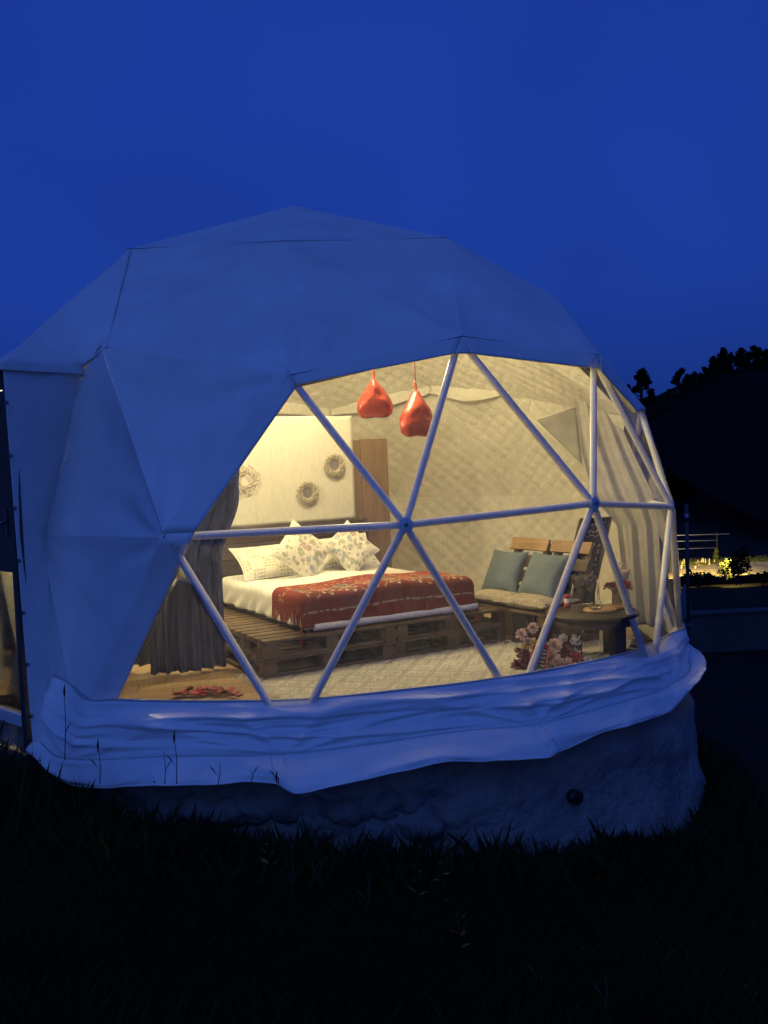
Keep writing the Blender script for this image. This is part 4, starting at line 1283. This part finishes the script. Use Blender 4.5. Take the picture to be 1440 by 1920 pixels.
# ------------------------------------------------------------------ chalkboard on an easel
cb = thing('chalkboard_easel', 'tall dark chalkboard with chalk writing leaning behind the round table', 'chalkboard', ony(1100, 1150, -1.05))
c0 = ony(1048, 1132, -1.05); c1 = ony(1108, 1128, -1.0); c2 = ony(1144, 972, -.62); c3 = ony(1088, 975, -.70)
cu_ = (c1 - c0); cv_ = (c3 - c0)
cn = cu_.cross(cv_).normalized()
if cn.y > 0: cn = -cn
def cpt(u, v, o=0): return c0.lerp(c1, u).lerp(c3.lerp(c2, u), v) + cn * o
MB().grid(lambda u, v: cpt(u, v), 4, 8, False).build('slate', 'chalkboard', cb, True, solid=.012)
for (a, b) in (((0, 0), (1, 0)), ((1, 0), (1, 1)), ((1, 1), (0, 1)), ((0, 1), (0, 0))):
    MB().tube([cpt(*a, .01), cpt(*b, .01)], .015, 6).build('frame', 'headboard_wood', cb, True)
pk = cpt(.5, 1) + Vector((.05, .32, 0)); pk.z = 0.02
MB().tube([cpt(.5, .95, -.01), pk], .013, 6).build('prop_leg', 'headboard_wood', cb, True)
mb = MB()
for row in range(9):
    v0 = .93 - row * .085
    u = .12 + (.1 * (row % 2))
    if row in (2, 6): continue
    while u < .85:
        k = rnd.randint(3, 5)
        pts = [cpt(u + rnd.uniform(0, .11), v0 + rnd.uniform(-.024, .024), .012) for _ in range(k)]
        mb.tube(pts, .0055, 4, cap=False)
        u += .13
mb.tube([cpt(.1 + .8 * i / 12, .77 + .03 * abs(math.sin(i * .8)), .012) for i in range(13)], .003, 4)
mb.tube([cpt(.1 + .8 * i / 12, .42 + .02 * math.sin(i * 1.3), .012) for i in range(13)], .003, 4)
mb.build('chalk_writing', 'chalk', cb, True)

# ------------------------------------------------------------------ floor flowers with a red picture frame by the window
fp = onz(1030, 1256, 0)
fa = thing('flower_arrangement', 'floor arrangement of pink, white and dark red flowers beside the red frame', 'flowers', fp)
for (u, v, y, r, mt) in [(985, 1235, .0, .055, 'petal_bordeaux'), (975, 1250, .02, .05, 'petal_bordeaux'), (978, 1190, .10, .034, 'petal_pink'), (1000, 1178, .12, .032, 'petal_pink'), (1012, 1186, .12, .035, 'petal_bordeaux'), (990, 1205, .10, .03, 'petal_pink'), (1003, 1208, .08, .035, 'petal_yellow'), (983, 1216, .06, .03, 'petal_yellow'), (1010, 1197, .14, .04, 'petal_bordeaux'), (1040, 1212, .06, .045, 'petal_pink'), (1034, 1234, .0, .05, 'petal_pink'), (1045, 1248, -.02, .05, 'petal_pink'), (1058, 1222, .04, .05, 'petal_bordeaux'), (1066, 1208, .08, .042, 'petal_bordeaux'), (1056, 1198, .09, .03, 'petal_white'), (1080, 1238, .0, .046, 'petal_red'), (1078, 1224, .05, .034, 'petal_white'), (1080, 1195, .06, .026, 'petal_white'), (1075, 1203, .06, .022, 'petal_white'), (1083, 1204, .06, .022, 'petal_white'), (1103, 1242, .0, .034, 'petal_white'), (972, 1222, .04, .028, 'petal_bordeaux'), (1020, 1240, .0, .045, 'petal_pink'), (1064, 1250, -.04, .05, 'petal_pink'), (1090, 1254, -.04, .05, 'petal_bordeaux')]:
    c = ony(u, v, fp.y + y + .02)
    bloom(c, r * 1.45, mt, fa, (Vector((0, -.8, .6)) + Vector((rnd.uniform(-.5, .5), rnd.uniform(-.3, .3), rnd.uniform(-.3, .3)))).normalized())
    MB().tube([c, Vector((fp.x + rnd.uniform(-.05, .05), fp.y + .1, .06))], .003, 4).build('stem', 'leaf', fa, True)
for i in range(16):
    c = ony(rnd.uniform(975, 1090), rnd.uniform(1195, 1255), fp.y + .08)
    mb = MB(); d = Vector((rnd.uniform(-1, 1), rnd.uniform(-1, .2), rnd.uniform(-.4, 1))).normalized(); s = d.orthogonal().normalized()
    mb.add([c, c + d * .03 + s * .014, c + d * .065, c + d * .03 - s * .014], [(0, 1, 2), (0, 2, 3)])
    mb.build('leaf', 'leaf', fa, True)
MB().lathe([(0, 0), (.09, 0), (.12, .10), (.11, .10), (.085, .01)], c=(0, .1, 0), n=18).build('pot', 'dark_wood', fa)
pf = thing('picture_frame', 'small red picture frame with printed sheet standing among the flowers', 'picture frame', fp + Vector((-.05, 0, 0)))
q0 = ony(989, 1262, fp.y - .05); q1 = ony(1020, 1265, fp.y - .08); q2 = ony(1030, 1215, fp.y - .01); q3 = ony(1000, 1208, fp.y + .02)
def qp(u, v, o=0): return q0.lerp(q1, u).lerp(q3.lerp(q2, u), v) + Vector((0, -o, 0))
for (a, b) in (((0, 0), (1, 0)), ((1, 0), (1, 1)), ((1, 1), (0, 1)), ((0, 1), (0, 0))):
    MB().tube([qp(*a, .006), qp(*b, .006)], .009, 4).build('bar', 'red', pf, True)
MB().grid(lambda u, v: qp(u, v, .0), 3, 3, False).build('sheet', 'print_dark', pf, True, solid=.004)
mb = MB()
for row in range(6):
    for i in range(2):
        u0 = .18 + .38 * i + rnd.uniform(0, .1); v0 = .9 - row * .14
        mb.tube([qp(u0, v0, .008), qp(u0 + .12, v0 - rnd.uniform(0, .06), .008), qp(u0 + .26, v0 + rnd.uniform(-.04, .03), .008)], .0035, 4)
mb.build('printing', 'paper', pf, True)
cs = thing('crystal_string', 'string of clear crystal beads at the left of the floor flowers', 'beads', ony(962, 1204, fp.y + .1))
for u, v, r in ((952, 1201, .006), (957, 1203, .011), (963, 1206, .012), (968, 1209, .009)):
    c = ony(u, v, fp.y + .1)
    MB().lathe([(0, -r), (r * .8, -r * .4), (r * .8, r * .4), (0, r)], c=c, n=7).build('bead', 'paper', cs, True)
MB().tube([ony(946, 1200, fp.y + .1), ony(980, 1215, fp.y + .1)], .002, 4).build('thread', 'wire', cs, True)

# rose petals in an arc on the floor by the window
for i in range(46):
    t_ = i / 45
    u = lerp(330, 446, t_) + rnd.uniform(-3, 3); v = 1306 - 5 * math.sin(math.pi * t_) + rnd.uniform(-5, 6)
    petal('red rose petal in the arc on the plank floor by the window', onz(u, v, .004), rnd.uniform(.028, .044), 'petal_red' if i % 3 else 'petal_bordeaux', 'petals on the floor', rnd.uniform(0, .02))

# ------------------------------------------------------------------ inside the vestibule, seen through the door glass
vr = thing('vestibule_room', 'small lit entrance annex seen through the door glass', 'annex', (-3.2, -0.4, 0))
MB().box((-3.75, -.3, -.03), (2.6, 3.2, .05)).build('floor_board', 'plank_floor', vr, True)
MB().box((-4.6, 0.9, 1.25), (2.4, .06, 2.6), Matrix.Rotation(R(25), 3, 'Z')).build('back_wall', 'liner', vr, True)
MB().box((-5.05, -.6, 1.25), (.06, 2.6, 2.6)).build('side_wall', 'liner', vr, True)
MB().box((-3.6, -.5, 2.28), (3.0, 3.4, .05)).build('ceiling', 'liner', vr, True)
MB().box((-4.0, -1.36, .9), (2.25, .06, 3.0), Matrix.Rotation(R(-17), 3, 'Z')).build('added_front_wall', 'canvas', vr, True)  # added out of view to keep the annex bulb from lighting the door
cbn = thing('storage_cabinet', 'brown wooden cabinet behind the entrance door glass', 'cabinet', ony(8, 1230, -.35))
cp = ony(2, 1300, -.3)
MB().box((cp.x, cp.y, .40), (.8, .4, .80), Matrix.Rotation(R(25), 3, 'Z')).build('carcass', 'pallet_wood', cbn, True, bevel=.005)
MB().box((cp.x, cp.y, .82), (.9, .48, .04), Matrix.Rotation(R(25), 3, 'Z')).build('top', 'plank_light', cbn, True, bevel=.005)
MB().box((cp.x + .2, cp.y - .2, .45), (.16, .1, .35), Matrix.Rotation(R(25), 3, 'Z')).build('recess_shade', 'plastic_black', cbn, True)  # solid black block painting the shade inside an open recess
for nm_, u, v, y, r, h in (('upper small', 2, 1248, -.75, .10, .10), ('lower wide', 8, 1312, -1.0, .26, .20)):
    p = ony(u, v, y)
    o = thing('wicker_basket', '%s wicker basket behind the entrance door glass' % nm_, 'basket', p)
    MB().lathe([(0, 0), (r * .8, 0), (r, h), (r * .94, h), (r * .76, .012)], n=20).build('bowl', 'basket', o)
    MB().lathe([(r - .012, h - .01), (r + .012, h), (r, h + .015), (r - .015, h)], n=20).build('rim', 'plank_light', o)
bulb('small warm bulb in the entrance annex', (-2.75, -1.05, 1.9), 2.25, 170)

# ------------------------------------------------------------------ outside right: pole, parasol, wall, fence, lit garden
p = ony(1291, 1172, 3.0)
po = thing('metal_pole', 'thin dark metal pole rising beside the right of the dome', 'pole', p)
tp = ony(1287, 946, 3.0)
MB().tube([p, tp], .024, 10).build('shaft', 'door_dark', po, True)
MB().tube([tp - Vector((0, 0, .22)), tp - Vector((0, 0, .12))], .034, 10).build('clamp', 'steel', po, True)
MB().box(p, (.12, .12, .05)).build('foot', 'door_dark', po, True, bevel=.01)
q = ony(1281, 1166, 3.3); qt = ony(1285, 1095, 3.3)
pa = thing('closed_parasol', 'furled teal parasol leaning between the dome and the pole', 'parasol', q)
MB().tube([q, q.lerp(qt, .2), q.lerp(qt, .5), q.lerp(qt, .85), qt], [.085, .10, .085, .045, .012], 9).build('canopy', 'teal_cloth', pa, True)
MB().tube([q - Vector((0, 0, .9)), q], .02, 8).build('mast', 'steel', pa, True)
lw0 = ony(1294, 1141, 6.5); lw1 = ony(1700, 1143, 6.5)
lw = thing('low_wall', 'low dark concrete wall running away to the right of the dome', 'wall', lw0)
mid = (lw0 + lw1) / 2
MB().box((mid.x, 6.6, mid.z - .9), ((lw1 - lw0).length, .2, 1.76)).build('wall_body', 'concrete', lw, True)
MB().box((mid.x, 6.6, mid.z), ((lw1 - lw0).length + .05, .28, .05)).build('coping', 'concrete', lw, True, bevel=.01)

GY = 26.0
g0 = ony(1200, 1078, GY); g1 = ony(1520, 1078, GY)
gz = g0.z
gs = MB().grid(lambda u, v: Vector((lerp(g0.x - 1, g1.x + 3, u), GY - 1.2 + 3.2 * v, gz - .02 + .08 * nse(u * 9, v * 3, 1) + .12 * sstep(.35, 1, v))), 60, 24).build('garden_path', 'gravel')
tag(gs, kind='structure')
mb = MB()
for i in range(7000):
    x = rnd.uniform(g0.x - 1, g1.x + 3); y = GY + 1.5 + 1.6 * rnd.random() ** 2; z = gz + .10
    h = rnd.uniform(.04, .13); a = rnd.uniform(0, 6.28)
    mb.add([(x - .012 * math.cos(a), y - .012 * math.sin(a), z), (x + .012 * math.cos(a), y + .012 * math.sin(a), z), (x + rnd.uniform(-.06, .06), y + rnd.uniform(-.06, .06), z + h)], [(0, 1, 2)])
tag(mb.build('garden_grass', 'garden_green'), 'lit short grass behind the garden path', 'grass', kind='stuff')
def plumes(label, u, v, n, h):
    p = ony(u, v, GY + 1.7)
    t = thing('plume_plant', label, 'plant', p, group='plume plants in the lit garden')
    for i in range(n):
        dx, dy = rnd.gauss(0, .10), rnd.gauss(0, .12); hh = h * rnd.uniform(.7, 1.1)
        b = p + Vector((dx * .6, dy * .6, -.05)); tpp = p + Vector((dx * 1.5, dy, hh))
        MB().tube([b, tpp], .010, 4).build('stalk', 'garden_green', t, True)
        MB().tube([tpp - Vector((0, 0, .14)), tpp - Vector((0, 0, .06)), tpp + Vector((.01, 0, .06))], [.022, .032, .006], 6).build('plume', 'plume', t, True)
    for i in range(14):
        a = rnd.uniform(0, 6.28); d = Vector((math.cos(a), math.sin(a), 0)); l = rnd.uniform(.2, .42)
        mb = MB(); s = Vector((-d.y, d.x, 0)) * .02
        mb.add([p - s, p + s, p + d * l * .5 + Vector((0, 0, l * .9)) + s * .6, p + d * l + Vector((0, 0, l * .8))], [(0, 1, 2), (0, 2, 3)])
        mb.build('blade', 'garden_green', t, True)
for lb, u, v, n, h in (('pale plume plant nearest the dome edge in the lit garden', 1281, 1071, 6, .42), ('dense pale plume clump left of the small conifer', 1312, 1070, 9, .42), ('dense pale plume clump touching the small conifer', 1325, 1070, 9, .44), ('thin plume plant right of the small conifer', 1349, 1072, 6, .40), ('plume plant at the right behind the dark bush', 1392, 1072, 7, .42), ('small plume plant at the far right of the lit garden', 1418, 1074, 4, .3)):
    plumes(lb, u, v, n, h)
def leafball(mb, c, rx, rz, n, s):
    for i in range(n):
        d = Vector((rnd.gauss(0, 1), rnd.gauss(0, 1), rnd.gauss(0, 1))).normalized()
        d *= (rnd.random() ** .5) * (.55 + .9 * abs(nse(d.x * 1.7 + c.x, d.y * 1.7, d.z * 1.7 + c.z)) + .25 * rnd.random())
        p = Vector((c.x + d.x * rx, c.y + d.y * rx, c.z + d.z * rz))
        a = Vector((rnd.gauss(0, 1), rnd.gauss(0, 1), rnd.gauss(0, 1))).normalized(); b = a.orthogonal().normalized()
        l = s * rnd.uniform(.5, 1.3)
        mb.add([p - a * l, p + b * l * .6, p + a * l, p - b * l * .6], [(0, 1, 2, 3)])
# small conifer
p = ony(1343, 1068, GY + 2.4)
t = thing('small_conifer', 'small pointed conifer standing in the lit garden', 'tree', p)
MB().tube([p, p + Vector((0, 0, .4))], [.035, .02], 6).build('trunk', 'bark', t, True)
mb = MB()
for i in range(9):
    leafball(mb, p + Vector((rnd.uniform(-.03, .03), 0, .15 + i * .085)), .24 * (1 - i / 10.5), .09, 55, .045)
mb.build('crown', 'garden_green', t, True)
for i, (u, v, h) in enumerate(((1304, 1071, .17), (1421, 1073, .18), (1435, 1073, .17), (1278, 1068, .14))):
    p = ony(u, v, GY + .9)
    o = thing('garden_post', '%s short white post beside the garden path' % ('second', 'third', 'rightmost', 'leftmost')[i], 'post', p, group='white garden posts')
    MB().tube([p, p + Vector((0, 0, h))], .026, 8).build('post', 'paper', o, True)
    MB().tube([p + Vector((0, 0, h)), p + Vector((0, 0, h + .02))], [.034, .018], 8).build('cap', 'paper', o, True)
# dark shrubs in front of the lit strip
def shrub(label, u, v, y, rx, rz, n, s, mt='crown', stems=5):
    p = ony(u, v, y)
    t = thing('shrub', label, 'shrub', p, group='shrubs by the lit garden')
    for i in range(stems):
        MB().tube([p + Vector((rnd.uniform(-.1, .1), 0, -.2)), p + Vector((rnd.uniform(-rx, rx) * .5, rnd.uniform(-.1, .1), rz * rnd.uniform(.4, 1.1)))], [.02, .008], 5).build('stem', 'bark', t, True)
    mb = MB()
    for k in range(6): leafball(mb, p + Vector((rnd.uniform(-.6, .6) * rx, rnd.uniform(-.3, .3) * rx, rz * rnd.uniform(.3, 1.0))), rx * .6, rz * .5, n // 6, s)
    mb.build('crown', mt, t, True)
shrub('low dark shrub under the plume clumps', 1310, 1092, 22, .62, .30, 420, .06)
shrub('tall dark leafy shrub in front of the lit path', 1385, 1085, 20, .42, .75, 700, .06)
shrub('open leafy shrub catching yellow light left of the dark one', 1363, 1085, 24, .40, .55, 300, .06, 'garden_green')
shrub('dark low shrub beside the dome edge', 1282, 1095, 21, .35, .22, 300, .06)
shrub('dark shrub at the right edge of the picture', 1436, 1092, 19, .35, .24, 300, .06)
# wire fence behind the garden
fe = thing('wire_fence', 'three strand wire fence lit behind the garden', 'fence', ony(1270, 1060, GY + 5))
for v0, v1, u1 in ((1004, 1001, 1368), (1015, 1013, 1345), (1030, 1027, 1340)):
    a = ony(1230, v0 + 1, GY + 5); b = ony(u1, v1, GY + 5)
    MB().tube([a, b], .020, 6).build('wire', 'wire', fe, True)
for u in (1240, 1344):
    a = ony(u, 1000, GY + 5.05)
    MB().tube([a + Vector((0, 0, .05)), Vector((a.x, a.y, gz - .3))], .03, 6).build('post', 'bark', fe, True)
# garden floodlights standing behind the shrubs
for lb, u, v, y, w in (('low garden floodlight hidden behind the dark shrub', 1386, 1076, 23.6, 900), ('low garden floodlight hidden behind the dome edge', 1250, 1074, 24.0, 1700)):
    p = ony(u, v, y)
    t = thing('garden_floodlight', lb, 'lamp', p)
    MB().tube([p - Vector((0, 0, .25)), p + Vector((0, 0, .02))], .02, 6).build('stake', 'steel', t, True)
    MB().box(p + Vector((0, -.02, .05)), (.16, .06, .10)).build('housing', 'plastic_black', t, True, bevel=.01)
    MB().box(p + Vector((0, .016, .05)), (.13, .006, .08)).build('lens', 'flood_glow', t, True)
    ld = bpy.data.lights.new('flood_light', 'SPOT'); ld.energy = w; ld.color = (1.0, .74, .20); ld.spot_size = R(150); ld.spot_blend = .6; ld.shadow_soft_size = .05
    lo = bpy.data.objects.new('flood_light', ld); COL.objects.link(lo); lo.parent = t
    lo.location = (0, .08, .45)
    lo.rotation_euler = Vector((0, 1, .02)).to_track_quat('-Z', 'Y').to_euler()

# ------------------------------------------------------------------ trees on the ridge
def ridge_tree(label, u, v0, v1, clumps, lean_=0, y=HY - 1):
    b = ony(u, v0 + 10, y); tpp = ony(u + lean_, v1, y); H = (tpp - b).length
    t = thing('ridge_tree', label, 'tree', b, group='trees on the ridge')
    MB().tube([b, b.lerp(tpp, .4), b.lerp(tpp, .8), tpp], [.26, .2, .13, .05], 7).build('trunk', 'bark', t, True)
    mb = MB(); lm = MB()
    for du, vv, ru, rv in clumps:
        c = ony(u + du, vv, y); k = (y + 9.4) / 1800
        leafball(mb, c, ru * k * 1.05, rv * k * 1.05, int(120 + 14 * ru * rv * .35), .20)
        fr_ = max(.25, min(.95, ((c - b).dot((tpp - b).normalized())) / H - .12))
        lm.tube([b.lerp(tpp, fr_), c], [.09, .04], 5)
    lm.build('limbs', 'bark', t, True)
    mb.build('crown', 'crown', t, True)
ridge_tree('tall open eucalyptus standing alone on the ridge beside the dome', 1201, 760, 692, [(3, 700, 10, 9), (-4, 707, 8, 7), (9, 712, 9, 10), (-1, 718, 7, 6), (16, 716, 5, 4), (-8, 730, 8, 7), (-24, 726, 5, 6), (-17, 735, 4, 4), (11, 725, 5, 5), (-9, 748, 3, 3)], 4)
ridge_tree('rounded bushy tree below the tall eucalyptus', 1220, 762, 732, [(0, 735, 7, 6), (2, 745, 8, 8), (-10, 752, 9, 7), (4, 756, 8, 8)])
ridge_tree('slender tree clump at the middle of the ridge', 1270, 742, 690, [(8, 696, 6, 6), (2, 703, 7, 7), (-2, 712, 7, 8), (-8, 716, 4, 3), (4, 724, 5, 6), (-14, 732, 6, 2), (10, 738, 5, 3), (-20, 739, 3, 2)], 4)
names = ['dense dark tree on the ridge, %s of the group right of the slender clump' % w for w in ('first', 'second', 'third', 'fourth', 'fifth', 'sixth', 'seventh', 'eighth', 'ninth', 'tenth', 'eleventh', 'twelfth')]
spots = [(1288, 728, 702, 8), (1301, 724, 698, 8), (1312, 720, 700, 7), (1322, 715, 688, 7), (1337, 706, 668, 6), (1347, 704, 672, 8), (1357, 700, 652, 9), (1369, 698, 662, 8), (1390, 694, 653, 12), (1402, 692, 660, 9), (1415, 690, 648, 10), (1436, 688, 655, 9)]
for lb, (u, v0, v1, r) in zip(names, spots):
    cl_ = [(rnd.uniform(-.3, .3) * r, v1 + r * .5, r * .55, r * .6)]
    z = v1 + r
    while z < v0 + 8:
        cl_.append((rnd.uniform(-.6, .6) * r, z, r * rnd.uniform(.7, 1.1), r * .7)); z += r * .7
    ridge_tree(lb, u, v0, v1, cl_)
mb = MB()
for i in range(90):
    u = rnd.uniform(1205, 1460); k = rnd.uniform(.2, 1)
    yv = HY - 4 - 40 * (1 - k)
    c = ony(u, lerp(960, ridge(u) + 8, k), yv)
    leafball(mb, c, rnd.uniform(1.2, 2.4), rnd.uniform(1.0, 2.0), 60, .4)
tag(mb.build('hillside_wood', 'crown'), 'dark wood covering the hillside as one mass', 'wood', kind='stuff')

# ------------------------------------------------------------------ meadow in front of the dome
mb = MB()
def blade(mb, x, y, h, w, lx, ly, z=None):
    z = ground(x, y) - .01 if z is None else z
    a = rnd.uniform(0, 6.28); cx, cy = w * math.cos(a), w * math.sin(a)
    mb.add([(x - cx, y - cy, z), (x + cx, y + cy, z), (x + lx * .35 + cx * .6, y + ly * .35 + cy * .6, z + h * .6), (x + lx, y + ly, z + h)], [(0, 1, 2), (0, 2, 3)])
cnt = 0
while cnt < 52000:
    x = rnd.uniform(-4.5, 5.0); y = rnd.uniform(-8.6, -2.2)
    if math.hypot(x, y) < 3.3 and y < 0: continue
    if abs(x) > .42 * (y + 9.4) + .6: continue
    c = nse(x * .8, y * .8, 4)
    h = rnd.uniform(.05, .16) + max(0, c) * .18
    blade(mb, x, y, h, .0045, rnd.gauss(0, .05), rnd.gauss(0, .05)); cnt += 1
tag(mb.build('meadow_grass', 'grass'), 'dark rough meadow grass in front of the dome', 'grass', kind='stuff')
mb = MB()
for i in range(900):
    x = rnd.uniform(-3.0, -.3); y = -math.sqrt(max(.1, 3.62 ** 2 - x * x)) - rnd.uniform(0, .55)
    blade(mb, x, y, rnd.uniform(.2, .5) * (1.2 if x < -1.8 else .75), .006, rnd.gauss(0, .1), rnd.gauss(0, .1))
for i in range(3200):
    az = rnd.uniform(-30, 95); rr = 3.42 + abs(rnd.gauss(0, .22)) + (.2 if az > 40 else 0)
    p = azp(az, rr, 0)
    blade(mb, p.x, p.y, rnd.uniform(.10, .34) * (1.0 + .5 * nse(az * .2, 1, 1)), .005, rnd.gauss(0, .09), rnd.gauss(0, .09))
tag(mb.build('tall_grass', 'grass'), 'dark tufts of taller grass against the foot of the skirt', 'grass', kind='stuff')
# single stalks that stand out
for i, (u, v0, v1, hd, lb) in enumerate([(120, 1425, 1290, 1, 'thick dark seed stalk before the left corner of the skirt'), (183, 1470, 1392, 1, 'short upright seed stalk before the left of the skirt'), (326, 1470, 1376, 1, 'bent seed stalk before the skirt'), (307, 1470, 1410, 0, 'thin leaning grass stalk before the skirt'), (412, 1472, 1430, 0, 'broad dark blade before the skirt, left of the join'), (472, 1465, 1445, 0, 'short dark blade before the skirt near the join'), (518, 1470, 1452, 1, 'short dark stalk at the corner of the apron'), (268, 1640, 1525, 1, 'pale seed head standing in the dark meadow on the left'), (548, 1700, 1585, 0, 'pale thin stalk in the middle of the meadow'), (583, 1660, 1602, 0, 'short pale stalk below the boulders'), (600, 1650, 1600, 0, 'short pale stalk beside another below the boulders'), (842, 1640, 1578, 1, 'pale stalk before the plinth'), (690, 1720, 1640, 0, 'leaning pale stalk in the middle of the meadow'), (1135, 1900, 1830, 0, 'bent dry stalk at the lower right'), (1010, 1850, 1822, 0, 'short dry stalk at the lower right of the meadow')]):
    dark = v1 < 1460
    if dark: y = -4.05
    else: y = -4.3 - (v0 - 1580) / 330 * 2.4
    b = ony(u + rnd.uniform(-6, 6), v0, y); tt = ony(u, v1, y)
    t = thing('grass_stalk', lb, 'grass stalk', b)
    mm = 'grass' if dark else 'dry_grass'
    MB().tube([b, b.lerp(tt, .5) + Vector((.008, 0, 0)), tt], [.003, .0024, .0015], 5).build('stem', mm, t, True)
    if hd: MB().tube([tt - Vector((0, 0, .05)), tt - Vector((0, 0, .02)), tt + Vector((.004, 0, .02))], [.003, .007, .002], 6).build('seed_head', mm, t, True)
    mb = MB(); d = Vector((rnd.choice((-1, 1)) * .05, -.02, .08))
    q_ = b.lerp(tt, .35); mb.add([q_, q_ + d * .5 + Vector((0, 0, .012)), q_ + d, q_ + d * .5], [(0, 1, 2), (0, 2, 3)])
    mb.build('leaf_blade', mm, t, True)
# leafy weeds catching a little light
for i, (u, v, h, lb) in enumerate([(830, 1720, .42, 'tall leafy weed in the meadow before the plinth'), (862, 1790, .22, 'low leafy weed at the lower middle of the meadow'), (505, 1640, .25, 'leafy weed below the apron corner'), (782, 1690, .2, 'small leafy weed left of the tall one')]):
    y = -4.6 - (v - 1640) / 200 * .9
    b = ony(u, v, y)
    t = thing('leafy_weed', lb, 'weed', b)
    MB().tube([b, b + Vector((.01, 0, h))], [.005, .002], 5).build('stem', 'weed', t, True)
    for k in range(13):
        s = .15 + .85 * k / 12; a = k * 2.4
        c = b + Vector((.01 * s, 0, h * s)); d = Vector((math.cos(a), math.sin(a), rnd.uniform(.2, 1.1))).normalized(); l = rnd.uniform(.04, .075) * (1.15 - s * .6); sd_ = Vector((-d.y, d.x, 0)) * l * .2
        mb = MB(); mb.add([c, c + d * l * .5 + sd_, c + d * l, c + d * l * .5 - sd_], [(0, 1, 2, 3)])
        mb.build('leaf', 'weed', t, True)
